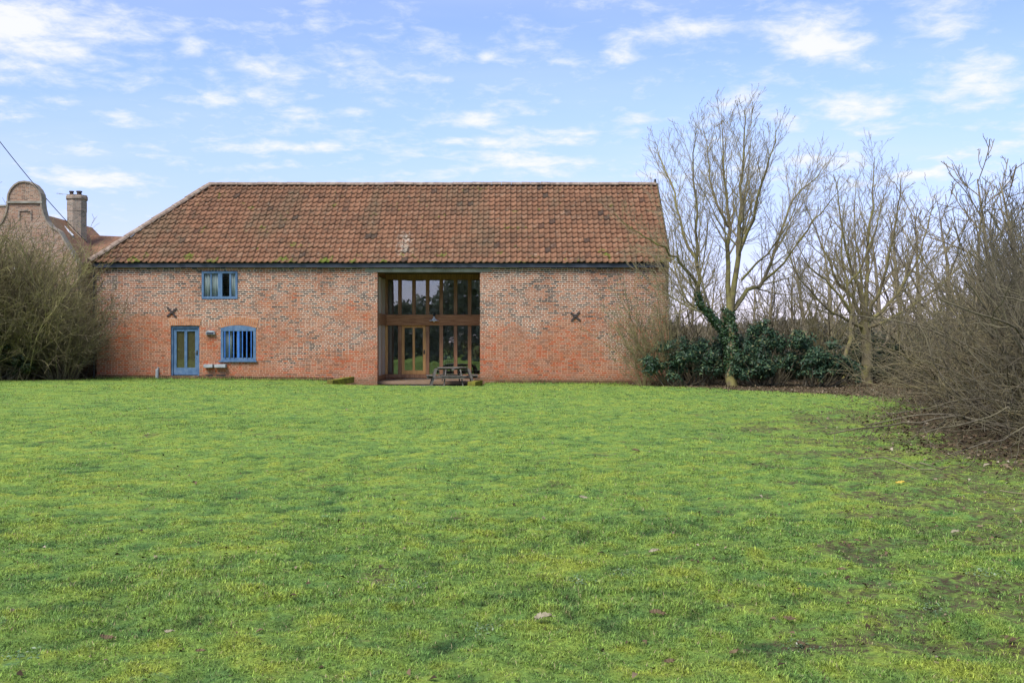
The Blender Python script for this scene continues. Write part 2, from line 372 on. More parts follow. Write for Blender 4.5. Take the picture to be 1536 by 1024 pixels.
def tile_mat(name='clay_pantile', cells=False):
    m, t, out = new_mat(name)
    pos = t.n('ShaderNodeNewGeometry').outputs['Position']
    at_ = t.n('ShaderNodeAttribute', {'attribute_name': 'tile'}).outputs['Fac']
    k_ = 1
    if cells:   # plain roofs far off: a colour for each tile from world-sized cells
        at_ = t.n('ShaderNodeTexWhiteNoise', {'noise_dimensions': '3D'}, Vector=t.v('FLOOR', t.v('MULTIPLY', pos, (4, 3, 3)))).outputs['Value']
        at_ = t.m('ADD', t.m('MULTIPLY', at_, .4), .22)
    base = t.ramp(at_, [(0, (.075, .052, .040)), (.10, (.13, .070, .046)), (.22, (.20, .103, .060)), (.48, (.250, .124, .070)), (.75, (.280, .145, .084)), (.93, (.315, .188, .116)), (1, (.33, .24, .165))])
    big = t.noise(pos, .45, 5, .6); mid = t.noise(pos, 3.2, 5, .62); fine = t.noise(pos, 26, 4, .6)
    c = t.mix(t.sm(big, .42, .66), base, t.mix(1.0, base, (.82, .86, .88), 'MULTIPLY'))
    c = t.mix(1.0, c, t.ramp(fine, [(.3, .6), (.68, 1.25)]), 'MULTIPLY')
    c = t.mix(t.m('MULTIPLY', t.sm(mid, .50, .70), .55), c, (.10, .075, .052))
    lich = t.m('MULTIPLY', t.sm(t.noise(t.v('ADD', pos, (3, 1, 9)), 5.5, 4, .65), .60, .68), .6)
    c = t.mix(lich, c, (.34, .27, .19))
    sp = t.n('ShaderNodeSeparateXYZ', Vector=pos)
    mossn = t.noise(t.v('ADD', pos, (11, 5, 2)), 1.5, 5, .7)
    moss = t.sm(t.m('ADD', mossn, t.sm(sp.outputs[2], 5.9, 4.6, 0, .07)), .635, .70)
    drift = t.m('MULTIPLY', t.sm(t.noise(t.v('MULTIPLY', pos, (.8, .35, .35)), .8, 5, .65), .50, .68), .45)
    c = t.mix(drift, c, (.14, .115, .07))
    c = t.mix(moss, c, (.13, .15, .025))
    splash = t.m('MULTIPLY', t.sm(t.v('LENGTH', t.v('MULTIPLY', t.v('SUBTRACT', pos, (-4.30, 40.2, 5.4)), (2.2, .9, .9))), 1.0, .45), t.sm(t.noise(pos, 6, 4, .7), .46, .56))
    c = t.mix(t.m('MULTIPLY', splash, .55), c, (.50, .45, .36))          # bird lime beside the middle of the eaves
    bs = t.n('ShaderNodeBsdfPrincipled', Base_Color=c, Roughness=.85, Specular_IOR_Level=.25)
    t.set(bs.inputs['Normal'], bump(t, t.m('ADD', fine, t.m('MULTIPLY', moss, .8)), .01))
    finish(t, out, bs); return m
M['tile'] = tile_mat(); M['tile_far'] = tile_mat('old_house_tile', True)

def lawn_colour(t, pos):
    """Turf colour as it lies in the ground: grass, yellow moss cushions, blue-green clover."""
    big = t.noise(pos, .22, 4, .55); mid = t.noise(t.v('ADD', pos, (5, 9, 0)), .9, 5, .62); sml = t.noise(t.v('ADD', pos, (1, 3, 0)), 4.0, 4, .65)
    f = t.m('ADD', t.m('ADD', t.m('MULTIPLY', big, .22), t.m('MULTIPLY', mid, .30)), t.m('MULTIPLY', sml, .58))
    md = t.n('ShaderNodeAttribute', {'attribute_name': 'mound'}).outputs['Fac']
    f = t.m('ADD', f, t.m('MULTIPLY', t.m('SUBTRACT', md, .5), .22))
    c = t.ramp(f, [(.34, (.074, .172, .052)), (.46, (.140, .250, .060)), (.57, (.200, .305, .058)), (.70, (.285, .345, .054))])
    cl = t.m('MULTIPLY', t.sm(t.noise(t.v('ADD', pos, (21, 4, 0)), 4.5, 5, .7), .60, .70), .55)
    c = t.mix(cl, c, (.145, .275, .145))
    gr = t.m('MULTIPLY', t.sm(t.noise(t.v('ADD', pos, (-9, 14, 0)), 2.6, 4, .7), .63, .70), .5)
    c = t.mix(gr, c, (.25, .24, .09))
    hf = t.noise(t.v('ADD', pos, (2, 6, 0)), 26, 3, .7)
    c = t.mix(1.0, c, t.ramp(hf, [(.32, .68), (.5, 1.0), (.68, 1.25)]), 'MULTIPLY')
    c = t.mix(1.0, c, t.ramp(md, [(.08, .55), (.30, .92), (.55, 1.02)]), 'MULTIPLY')
    spk = t.noise(t.v('ADD', pos, (3, 8, 0)), 11, 4, .7)
    c = t.mix(t.m('MULTIPLY', t.sm(spk, .58, .70), .45), c, (.34, .33, .12))
    c = t.mix(t.m('MULTIPLY', t.sm(spk, .42, .32), .5), c, (.07, .13, .055))
    return c, sml

def grass_mat():
    m, t, out = new_mat('lawn_grass')
    pos = t.n('ShaderNodeNewGeometry').outputs['Position']
    flat = t.v('MULTIPLY', pos, (1, 1, 0))
    c, _ = lawn_colour(t, flat)
    r = t.n('ShaderNodeAttribute', {'attribute_name': 'rnd'}).outputs['Fac']
    k = t.ramp(r, [(0, .38), (.4, .92), (.85, 1.55), (1, 2.0)])
    c = t.mix(1.0, c, k, 'MULTIPLY')
    c = t.mix(t.sm(r, .962, .975), c, (.42, .36, .19))
    c = t.mix(t.sm(r, .02, .012), c, (.10, .065, .035))
    bs = t.n('ShaderNodeBsdfPrincipled', Base_Color=c, Roughness=.6, Specular_IOR_Level=.25)
    tl = t.n('ShaderNodeBsdfTranslucent', Color=c)
    mx = t.n('ShaderNodeMixShader'); mx.inputs[0].default_value = .3; t.set(mx.inputs[1], bs); t.set(mx.inputs[2], tl)
    finish(t, out, mx); return m
M['grass'] = grass_mat()

def ground_mat():
    m, t, out = new_mat('turf_and_soil')
    pos = t.n('ShaderNodeNewGeometry').outputs['Position']; flat = t.v('MULTIPLY', pos, (1, 1, 0))
    c, sml = lawn_colour(t, flat)
    fine = t.noise(flat, 55, 6, .75); med = t.noise(flat, 9, 4, .65)
    c = t.mix(1.0, c, t.ramp(t.m('ADD', t.m('MULTIPLY', fine, .55), t.m('MULTIPLY', med, .45)), [(.34, .42), (.50, .90), (.66, 1.25)]), 'MULTIPLY')
    thatch = t.sm(t.noise(t.v('ADD', flat, (4, 4, 0)), 14, 5, .7), .58, .70)
    c = t.mix(t.m('MULTIPLY', thatch, .55), c, (.075, .055, .028))
    s_ = t.n('ShaderNodeAttribute', {'attribute_name': 'soil'}).outputs['Fac']
    s_ = t.sm(t.m('ADD', s_, t.m('MULTIPLY', t.m('SUBTRACT', t.noise(flat, 13, 5, .7), .5), 2.6)), .30, .95)
    sc = t.ramp(t.noise(flat, 6, 6, .65), [(.33, (.048, .036, .021)), (.52, (.090, .068, .040)), (.68, (.155, .118, .070))])
    c = t.mix(s_, c, sc)
    bs = t.n('ShaderNodeBsdfPrincipled', Base_Color=c, Roughness=.95, Specular_IOR_Level=.1)
    t.set(bs.inputs['Normal'], bump(t, t.m('ADD', t.m('MULTIPLY', fine, .8), t.m('MULTIPLY', med, .5)), .022))
    finish(t, out, bs); return m
M['ground'] = ground_mat()

def bark_mat(name, c1, c2, lichen, amt, scale=2.5):
    m, t, out = new_mat(name)
    pos = t.n('ShaderNodeNewGeometry').outputs['Position']
    a = t.noise(t.v('MULTIPLY', pos, (1, 1, .4)), scale * 4, 5, .65); b = t.noise(pos, scale, 5, .6)
    c = t.ramp(a, [(.35, c1), (.65, c2)])
    c = t.mix(t.m('MULTIPLY', t.sm(b, .40, .62), amt), c, lichen)
    bs = t.n('ShaderNodeBsdfPrincipled', Base_Color=c, Roughness=.9, Specular_IOR_Level=.15)
    t.set(bs.inputs['Normal'], bump(t, a, .012))
    finish(t, out, bs); return m
M['bark_yellow'] = bark_mat('lichened_bark', (.10, .082, .05), (.21, .175, .105), (.26, .24, .075), .75)
M['bark_limb'] = bark_mat('young_bark', (.17, .135, .092), (.33, .275, .185), (.36, .32, .15), .6)
M['bark_twig'] = bark_mat('twig_bark', (.075, .055, .042), (.16, .125, .092), (.20, .18, .09), .45)
M['bark_grey'] = bark_mat('grey_bark', (.085, .07, .046), (.21, .172, .112), (.26, .225, .105), .55)
M['bark_dark'] = bark_mat('dark_bark', (.050, .043, .032), (.160, .138, .100), (.21, .19, .105), .5)
M['bark_olive'] = bark_mat('olive_bark', (.13, .108, .062), (.28, .235, .135), (.34, .31, .13), .6)
M['bark_tan'] = bark_mat('tan_twig_bark', (.12, .10, .055), (.27, .225, .13), (.33, .31, .11), .6)
M['bark_far'] = bark_mat('distant_bark', (.14, .115, .08), (.27, .225, .155), (.28, .25, .14), .45, .6)

def leaf_mat(name, stops, rough=.4, trans=.15, spec=.45):
    m, t, out = new_mat(name)
    r = t.n('ShaderNodeAttribute', {'attribute_name': 'rnd'}).outputs['Fac']
    pos = t.n('ShaderNodeNewGeometry').outputs['Position']
    c = t.ramp(r, stops); c = t.mix(1.0, c, t.ramp(t.noise(pos, 9, 3, .6), [(.3, .7), (.7, 1.25)]), 'MULTIPLY')
    bs = t.n('ShaderNodeBsdfPrincipled', Base_Color=c, Roughness=rough, Specular_IOR_Level=spec)
    tl = t.n('ShaderNodeBsdfTranslucent', Color=c)
    mx = t.n('ShaderNodeMixShader'); mx.inputs[0].default_value = trans; t.set(mx.inputs[1], bs); t.set(mx.inputs[2], tl)
    finish(t, out, mx); return m
M['laurel'] = leaf_mat('laurel_leaf', [(0, (.012, .032, .018)), (.5, (.030, .070, .036)), (.82, (.055, .105, .052)), (.95, (.11, .155, .06)), (1, (.19, .15, .07))], .5, .15, .3)
M['ivy'] = leaf_mat('ivy_leaf', [(0, (.012, .035, .012)), (.6, (.035, .085, .03)), (1, (.08, .13, .05))], .45)
M['green'] = leaf_mat('dark_evergreen_leaf', [(0, (.016, .032, .010)), (.6, (.045, .072, .02)), (1, (.09, .11, .035))], .55)
M['litter'] = leaf_mat('dead_leaf', [(0, (.035, .024, .015)), (.4, (.085, .056, .032)), (.75, (.15, .105, .062)), (.94, (.23, .18, .115)), (1, (.38, .33, .24))], .8, .05, .15)
M['leaf_pale'] = mottled('pale_dead_leaf', (.20, .175, .115), (.36, .325, .225), 30, .8, .2, fine=80, bmp=.003)
M['leaf_brown'] = mottled('brown_dead_leaf', (.085, .058, .032), (.19, .14, .08), 30, .8, .2, fine=80, bmp=.003)
M['leaf_yellow'] = mottled('yellow_dead_leaf', (.38, .28, .04), (.52, .40, .08), 30, .8, .2, fine=80, bmp=.002)
M['weed'] = leaf_mat('silvery_weed_leaf', [(0, (.11, .20, .08)), (.6, (.17, .26, .13)), (.9, (.24, .31, .19)), (1, (.42, .44, .34))], .6, .2, .2)
M['far_wood'] = leaf_mat('far_foliage', [(0, (.16, .18, .14)), (.6, (.28, .29, .22)), (1, (.38, .37, .29))], .8, .1, .1)


# ------------------------------------------------------------------ ground sheet (reaches the horizon)
gx = np.concatenate([[-4000, -1500, -500, -200, -90, -60], np.arange(-44, -10.01, .3), np.arange(-10, 10, .09), np.arange(10, 44.01, .3), [60, 90, 200, 500, 1500, 4000]])
gy = np.concatenate([[-4000, -1000, -300, -100, -40, -15, -6], np.arange(0, 3, .3), np.arange(3, 17, .09), np.arange(17, 52, .25), [56, 62, 75, 100, 160, 300, 700, 1800, 5000]])
GX, GY = np.meshgrid(gx, gy); nx, ny = len(gx), len(gy)
gzv = gz(GX, GY); sv_ = soil(GX, GY) * (GY < 75)
idx = np.arange(nx * ny).reshape(ny, nx)
gf = np.stack([idx[:-1, :-1], idx[:-1, 1:], idx[1:, 1:], idx[1:, :-1]], -1).reshape(-1, 4)
go = link('lawn', np_mesh('lawn', np.stack([GX, GY, gzv], -1), gf, True, {'soil': ('FLOAT', sv_), 'mound': ('FLOAT', mound(GX, GY))}), M['ground'])
tag(go, kind='structure')

# grass blades: one mass
rng = np.random.default_rng(5)
def blades():
    Vs, Fs, Rs, Ms = [], [], [], []; base = 0
    for y0, y1, den, ln, wd in ((39.05, 39.42, 1500, .10, .020), (3.2, 6, 14000, .034, .0044), (6, 9, 9500, .034, .0058), (9, 14, 4600, .033, .0085), (14, 22, 1700, .030, .013), (22, 31, 500, .032, .022), (31, 39.3, 280, .036, .030)):
        wid = y1 * .56 + 1.6
        n = int((y1 - y0) * 2 * wid * den)
        x = rng.uniform(-wid, wid, n); y = rng.uniform(y0, y1, n)
        keep = np.abs(x) < y * .54 + 1.4
        keep &= rng.random(n) > np.clip((soil(x, y) + (fbm(x * 7, y * 7, 90, 3) - .5) * 1.3 - .35) * 3, 0, np.where(poly_sd(BED_R, x, y) > .2, 1.01, .80))
        keep &= ~((x > PAT_X0 + .1) & (x < PAT_X1) & (y > 38.2)) & (y < 39.42)
        clump = fbm(x * 5, y * 5, 44, 3)
        keep &= rng.random(n) < np.clip((clump - .15) * 2.6, .38, 1)
        x, y = x[keep], y[keep]; clump = clump[keep]; n = len(x)
        z = gz(x, y) - .004
        az_ = rng.uniform(0, 2 * np.pi, n); tilt = np.abs(rng.normal(1.08, .33, n)).clip(.05, 1.5)
        long_ = fbm(x * .8, y * .8, 51, 3)
        L = ln * rng.uniform(.45, 1.25, n) * (.65 + clump * .6) * (.45 + long_ * 1.0)
        wv = wd * rng.uniform(.6, 1.3, n) * .5
        dx, dy = np.cos(az_), np.sin(az_); sxx, syy = -dy, dx
        p0 = np.stack([x, y, z], -1); sd_ = np.stack([sxx * wv, syy * wv, 0 * x], -1)
        t1 = tilt * .55
        m_ = p0 + np.stack([dx * np.sin(t1), dy * np.sin(t1), np.cos(t1)], -1) * (L * .5)[:, None]
        e_ = m_ + np.stack([dx * np.sin(tilt * 1.25), dy * np.sin(tilt * 1.25), np.cos(tilt * 1.25).clip(-.2)], -1) * (L * .6)[:, None]
        if y1 <= 9:
            V = np.stack([p0 - sd_, p0 + sd_, m_ + sd_ * .85, m_ - sd_ * .85, e_], 1); k = 5
            f = np.array([[0, 1, 2], [0, 2, 3], [3, 2, 4]])
        else:
            V = np.stack([p0 - sd_, p0 + sd_, e_], 1); k = 3; f = np.array([[0, 1, 2]])
        Vs.append(V.reshape(-1, 3)); Fs.append((base + np.arange(n)[:, None, None] * k + f).reshape(-1, 3)); base += n * k
        Rs.append(np.repeat(rng.random(n), k)); Ms.append(np.repeat(mound(x, y), k))
    return np.concatenate(Vs), np.concatenate(Fs), np.concatenate(Rs), np.concatenate(Ms)
gv, gfc, gr_, gm_ = blades()
print('grass triangles', len(gfc))
tag(link('grass', np_mesh('grass', gv, gfc, False, {'rnd': ('FLOAT', gr_), 'mound': ('FLOAT', gm_)}), M['grass']), 'short mossy green grass growing over the wide lawn', 'grass', kind='stuff')
del gv, gfc, gr_, gm_

# ------------------------------------------------------------------ leaves as numpy masses
def leaf_mesh(name, pos, nrm, L, wd, fold=.25, curl=.15, seed=0):
    """Leaf-shaped, folded blades (6 points) at pos, lying across nrm."""
    r = np.random.default_rng(seed); n = len(pos)
    nrm = nrm / (np.linalg.norm(nrm, axis=1, keepdims=True) + 1e-9)
    a = r.normal(size=(n, 3)); a -= (a * nrm).sum(1, keepdims=True) * nrm; a /= np.linalg.norm(a, axis=1, keepdims=True) + 1e-9
    b = np.cross(nrm, a); L = np.broadcast_to(L, n)[:, None]; wd = np.broadcast_to(wd, n)[:, None]
    V = np.stack([pos, pos + a * L * .4 + b * wd * .5 + nrm * wd * fold, pos + a * L * .45, pos + a * L * .4 - b * wd * .5 + nrm * wd * fold,
                  pos + a * L * .75 + b * wd * .33 + nrm * (wd * fold * .5 - L * curl * .5), pos + a * L - nrm * L * curl, pos + a * L * .75 - b * wd * .33 + nrm * (wd * fold * .5 - L * curl * .5)], 1)
    f = np.array([[0, 1, 2], [0, 2, 3], [1, 4, 2], [3, 2, 6], [2, 4, 5], [2, 5, 6]])
    Fc = (np.arange(n)[:, None, None] * 7 + f).reshape(-1, 3)
    return np_mesh(name, V.reshape(-1, 3), Fc, False, {'rnd': ('FLOAT', np.repeat(r.random(n), 7))})

def litter(name, xs, ys, L0, L1, seed, label):
    r = np.random.default_rng(seed); n = len(xs)
    pos = np.stack([xs, ys, gz(xs, ys) + r.uniform(.004, .03, n)], -1)
    nr = np.stack([r.normal(0, .45, n), r.normal(0, .45, n), np.ones(n)], -1)
    L = r.uniform(L0, L1, n)
    return tag(link(name, leaf_mesh(name, pos, nr, L, L * .55, .3, .2, seed), M['litter']), label, 'leaf litter', kind='stuff')
r = np.random.default_rng(9)
xs = r.uniform(3, 16, 60000); ys = r.uniform(10, 41, 60000)
sd_ = poly_sd(BED_R, xs, ys); k = (r.random(60000) < np.where(sd_ > -.2, .5, .5 * np.exp((sd_ + .2) * 2.2))) & (np.abs(xs) < ys * .56 + 1)
k &= ~((xs < 6.3) & (ys > 39.4))
litter('leaf_litter', xs[k], ys[k], .04, .10, 1, 'brown dead leaves strewn over the earth under the shrubs on the right')
xs = r.uniform(-24, -15.6, 9000); ys = r.uniform(35.5, 39.4, 9000)
sd_ = poly_sd(BED_L, xs, ys); k = r.random(9000) < np.where(sd_ > -.1, .7, .7 * np.exp((sd_ + .1) * 4))
litter('leaf_litter', xs[k], ys[k], .05, .11, 2, 'brown dead leaves lying under the bushes left of the barn')

xs = r.uniform(-22, 15, 26000); ys = 3.6 + 35 * r.random(26000) ** 1.6
k = (np.abs(xs) < ys * .54 + 1) & (r.random(26000) < .16 + .70 * soil(xs, ys) + .25 * sstep(xs - .2 * ys, -.5, 2.5)) & (poly_sd(BED_R, xs, ys) < 0) & (ys < 38)
litter('leaf_litter', xs[k], ys[k], .012, .055, 3, 'scraps of dead leaf and straw scattered through the turf')

# ------------------------------------------------------------------ BARN
barn = empty('brick_barn', (-5.2, D, 0), 0, 'long red brick barn with pantile roof and tall glazed opening', 'barn')
BO = (-5.2, D, 0)
def bp(mb, name, mat, parent=None, **kw):
    return mb.build(name, mat, parent or barn, off=BO, **kw)   # children of barn parts keep the barn's origin
WL, WR = X_(145), X_(1003); WT = 4.74; WB = -.45; TH = .36
OX0, OX1, OZ1 = X_(566), X_(720), Z_(408)
doors = (X_(256), X_(299), Z_(563.5), Z_(488.5))
wup = (X_(302.5), X_(356.5), Z_(448.5), Z_(406.5))
wlo = (X_(331), X_(384), Z_(541), Z_(487))
holes = [(OX0, OX1, WB - 1, OZ1), doors, wup, wlo]
xsn = sorted({WL, WR} | {h for q in holes for h in q[:2]}); zsn = sorted({WB, WT} | {min(max(h, WB), WT) for q in holes for h in q[2:]})
mb = MB()
def solid(i, j):
    if not (0 <= i < len(xsn) - 1 and 0 <= j < len(zsn) - 1): return False
    cx, cz = (xsn[i] + xsn[i + 1]) / 2, (zsn[j] + zsn[j + 1]) / 2
    return not any(q[0] < cx < q[1] and q[2] < cz < q[3] for q in holes)
for i in range(len(xsn) - 1):
    for j in range(len(zsn) - 1):
        if not solid(i, j): continue
        x0, x1, z0, z1 = xsn[i], xsn[i + 1], zsn[j], zsn[j + 1]; y0, y1 = D, D + TH
        mb.poly([(x0, y0, z0), (x1, y0, z0), (x1, y0, z1), (x0, y0, z1)], [(0, 1, 2, 3)])
        mb.poly([(x0, y1, z0), (x1, y1, z0), (x1, y1, z1), (x0, y1, z1)], [(3, 2, 1, 0)])
        if not solid(i - 1, j): mb.poly([(x0, y0, z0), (x0, y1, z0), (x0, y1, z1), (x0, y0, z1)], [(3, 2, 1, 0)])
        if not solid(i + 1, j): mb.poly([(x1, y0, z0), (x1, y1, z0), (x1, y1, z1), (x1, y0, z1)], [(0, 1, 2, 3)])
        if not solid(i, j + 1): mb.poly([(x0, y0, z1), (x1, y0, z1), (x1, y1, z1), (x0, y1, z1)], [(0, 1, 2, 3)])
        if not solid(i, j - 1): mb.poly([(x0, y0, z0), (x1, y0, z0), (x1, y1, z0), (x0, y1, z0)], [(3, 2, 1, 0)])
YB = D + 7.4; RY = D + 3.6
mb.box(WL, WR, YB - .3, YB, WB, WT)
mb.box(WL, WL + .3, D + TH + .002, YB - .302, WB, WT)
gp = [(D + TH + .002, WB), (YB - .302, WB), (YB - .302, WT), (RY, 8.15), (D + TH + .002, WT + .25)]
mb.poly([(WR - .3, y, z) for y, z in gp] + [(WR, y, z) for y, z in gp], [(4, 3, 2, 1, 0), (5, 6, 7, 8, 9)] + [(i, (i + 1) % 5, 5 + (i + 1) % 5, 5 + i) for i in range(5)])
wall = bp(mb, 'wall', M['brick'])

# soldier course of bricks along the foot, stepping with the ground
n = 0
for xa_, xb_ in ((WL - .02, X_(498)), (X_(742), WR - .1)):
  mb = MB(); x = xa_
  while x < xb_:
        g = gz1(x, D - .1); mb.box(x, x + .066, D - .075 - random.Random(n).uniform(0, .012), D - .003, g - .15, g + .13 + random.Random(n).uniform(-.012, .012))
        x += .078; n += 1
  bp(mb, 'plinth', M['soldier'], bevel=.006)

# inside of the building
mb = MB()
mb.box(WL + .31, WR - .31, D + TH + .01, YB - .31, -.1, .02)
bp(mb, 'floor', M['inside_floor'])
mb = MB()
mb.box(OX0 - 1.6, OX0 - 1.5, D + TH + .01, YB - .32, .03, 4.6); mb.box(OX1 + .7, OX1 + .8, D + TH + .01, YB - .32, .03, 4.6)
mb.box(OX0 - 1.5, OX1 + .7, YB - .36, YB - .32, .03, 4.6); mb.box(WL + .31, WR - .31, D + TH + .01, YB - .31, 4.62, 4.7)
bp(mb, 'partition', M['inside'])

# roof ------------------------------------------------------------
EY, EZ = D - .22, 4.70; RZ = 8.33
EL, ER = -16.55, 6.2; RL, RR = -13.0, 6.22
sl = math.hypot(RY - EY, RZ - EZ); ty, tz = (RY - EY) / sl, (RZ - EZ) / sl      # up the slope
nyv, nzv = -tz, ty                                                             # out of the slope
rr = np.random.default_rng(17)
rows, gauge, tw, NU = 17, sl / 17, .226, 9
V, Fq, A = [], [], []
ncol = int((ER - EL) / tw) + 1
uprof = np.linspace(0, 1, NU)
prof = .026 * np.sin(2 * np.pi * uprof + .6) - .026 * math.sin(.6) + .008 * np.sin(4 * np.pi * uprof)
ncol = int((ER - EL) / tw) + 1
uprof = np.linspace(0, 1, NU)
prof = np.where(uprof < .60, -.026 * np.sin(np.pi * uprof / .60), .042 * np.sin(np.pi * (uprof - .60) / .40))
colj = rr.normal(0, .012, ncol)
for rI in range(rows):
    v0, v1 = rI * gauge - .03, (rI + 1) * gauge + .055
    sag = .03 * math.sin(rI * .9)
    for cI in range(ncol):
        x0 = EL + cI * tw + colj[cI] * .4
        hx = lambda v: EL + (RL - EL) * v / sl
        if x0 + tw < hx(v0): continue
        jz, jv, jr = rr.normal(0, .004), rr.normal(0, .014), rr.normal(0, .007)
        patch = .5 + .9 * (float(fbm(np.array([x0 * .5]), np.array([rI * .3]), 71)[0]) - .5)
        tcol = np.clip(patch * .45 + .55 * rr.random() ** 1.1, 0, 1)
        if rr.random() < .018: tcol = rr.uniform(0.02, .13)
        b = len(V)
        for (v, lift) in ((v0 + jv, .062), (v0 + jv, .036), (v1, -.002)):
            for q in range(NU):
                xx = max(x0 + uprof[q] * (tw + .012), hx(max(v, 0)) - .02); xx = min(xx, ER + .02)
                h = prof[q] + lift + jz + jr * (uprof[q] - .5) + .02 * math.sin(xx * .45 + v * .5) * math.sin(v / sl * math.pi)
                V.append((xx, EY + ty * v + nyv * h, EZ + tz * v + nzv * h)); A.append(tcol)
        for q in range(NU - 1):
            Fq.append((b + q, b + q + 1, b + 2 * NU + q + 1, b + 2 * NU + q))
            Fq.append((b + NU + q, b + NU + q + 1, b + q + 1, b + q))
b = len(V)   # the hipped end, the back slope and the boarding under the tiles
BY = 2 * RY - EY
for p in ((EL, EY, EZ), (EL, BY, EZ), (RL, RY, RZ), (ER, BY, EZ), (RR, RY, RZ)): V.append(p); A.append(.5)
Fq += [(b, b + 2, b + 1, b + 1), (b + 1, b + 2, b + 4, b + 3)]
V = np.array(V) - np.array(BO); 
tri = [f for f in Fq if len(set(f)) == 3]; quad = [f for f in Fq if len(set(f)) == 4]
me = np_mesh('roof', V, np.array(quad + [(t_[0], t_[1], t_[2], t_[2]) for t_ in []]), False, {'tile': ('FLOAT', A)})
roof = link('roof', me, M['tile'], barn)
mb = MB().poly([(EL, EY, EZ - .01), (EL, BY, EZ - .01), (RL, RY, RZ - .01)], [(0, 2, 1)])
mb.poly([(EL + .05, EY + .02, EZ - .03), (ER - .03, EY + .02, EZ - .03), (RR - .03, RY, RZ - .05), (RL, RY, RZ - .05)], [(0, 1, 2, 3)])
bp(mb, 'roof_boarding', M['dark_wood'], roof)
def caps(p, q, r_, step, name):
    mb = MB(); p, q = Vector(p), Vector(q); L = (q - p).length; t = (q - p) / L; k = 0; g = random.Random(name)
    side = t.cross(Vector((0, 0, 1))).normalized(); up = side.cross(t)
    s_ = 0
    while s_ < L - .05:
        e_ = min(s_ + step, L); off = up * g.uniform(-.008, .012) + side * g.uniform(-.01, .01)
        ring = []
        for (d_, rr_) in ((s_ + .004, r_ * 1.06), (e_ - .006, r_)):
            ring.append([p + t * d_ + off + side * rr_ * math.cos(a) + up * (rr_ * math.sin(a) * .85 - .03) for a in [math.pi * i / 6 for i in range(7)]])
        b_ = ring[0] + ring[1]
        mb.poly(b_, [(i, i + 1, 8 + i, 7 + i) for i in range(6)] + [tuple(range(6, -1, -1)), tuple(range(7, 14))])
        s_ += step
    return bp(mb, name, M['ridge'], roof, smooth=False)
caps((RL - .05, RY, RZ + .03), (RR - .02, RY, RZ + .03), .15, .42, 'ridge_cap')
caps((EL - .05, EY - .02, EZ + .06), (RL, RY, RZ + .06), .15, .36, 'hip_cap')
mb = MB(); mb.bar((ER + .035, EY - .02, EZ + .02), (RR + .035, RY, RZ + .02), .05, .16, (0, nyv, nzv)); mb.bar((ER + .035, BY, EZ + .02), (RR + .035, RY, RZ + .02), .05, .16, (0, -nyv, nzv))
bp(mb, 'verge_board', M['dark_wood'], roof)
mb = MB().box(RR - .09, RR - .01, RY - .05, RY + .05, RZ + .10, RZ + .26); bp(mb, 'ridge_stop', M['black'], roof)

# fascia, gutter and downpipe
mb = MB().box(EL + .06, ER - .03, D - .165, D - .004, Z_(401.5), EZ + .02); bp(mb, 'fascia', M['fascia'])
xd = X_(142)
mb = MB().tube([(xd, D - .20, EZ - .12), (xd, D - .07, EZ - .38), (xd, D - .07, .15)], .038, 8)
mb.box(xd - .05, xd + .05, D - .12, D - .004, 2.4, 2.45); bp(mb, 'downpipe', M['black'])
xd = X_(1000)
mb = MB().tube([(xd, D - .20, EZ - .12), (xd, D - .06, EZ - .38), (xd, D - .06, 3.4)], .03, 8); bp(mb, 'downpipe', M['black'])
bp(MB().box(X_(548), X_(736), D - .012, D + TH + .3, OZ1, OZ1 + .145), 'lintel', M['lintel'])

# iron wall ties
for px, py, a0 in ((258, 468.5, 40), (863, 474.5, 48)):
    mb = MB(); c = Vector((X_(px), D - .02, Z_(py)))
    for a in (a0, a0 + 92):
        d = Vector((math.cos(rad(a)), 0, math.sin(rad(a)))) * .25
        mb.bar(c - d, c + d, .03, .075, (-d.z, 0, d.x))
        c = c + Vector((0, -.008, 0))
    mb.box(c.x - .05, c.x + .05, D - .06, D - .02, c.z - .05, c.z + .05)
    bp(mb, 'wall_tie', M['rust'], bevel=.004)

# brick arches
def arch(x0, x1, z0, rise, h, name, parent):
    mb = MB(); nb = int((x1 - x0) / .078); g = random.Random(name)
    back = MB(); xm = (x0 + x1) / 2; hw = (x1 - x0) / 2
    zc = lambda x: z0 + rise * (1 - ((x - xm) / hw) ** 2)
    for i in range(nb):
        a, b = x0 + (x1 - x0) * i / nb, x0 + (x1 - x0) * (i + 1) / nb; gp_ = .007; sp_ = .12
        fa, fb = a + (a - xm) * sp_ , b + (b - xm) * sp_
        y0 = D - .012 - g.uniform(0, .006)
        mb.prism_y([(a + gp_, zc(a)), (b - gp_, zc(b)), (fb - gp_, zc(b) + h * g.uniform(.93, 1)), (fa + gp_, zc(a) + h * g.uniform(.93, 1))], y0, D + .2)
        back.prism_y([(a, zc(a) - .002), (b, zc(b) - .002), (fb, zc(b) + h), (fa, zc(a) + h)], D - .005, D + .19)
    o = bp(mb, name, M['arch'], parent); bp(back, 'mortar_bed', M['joint'], o); return o

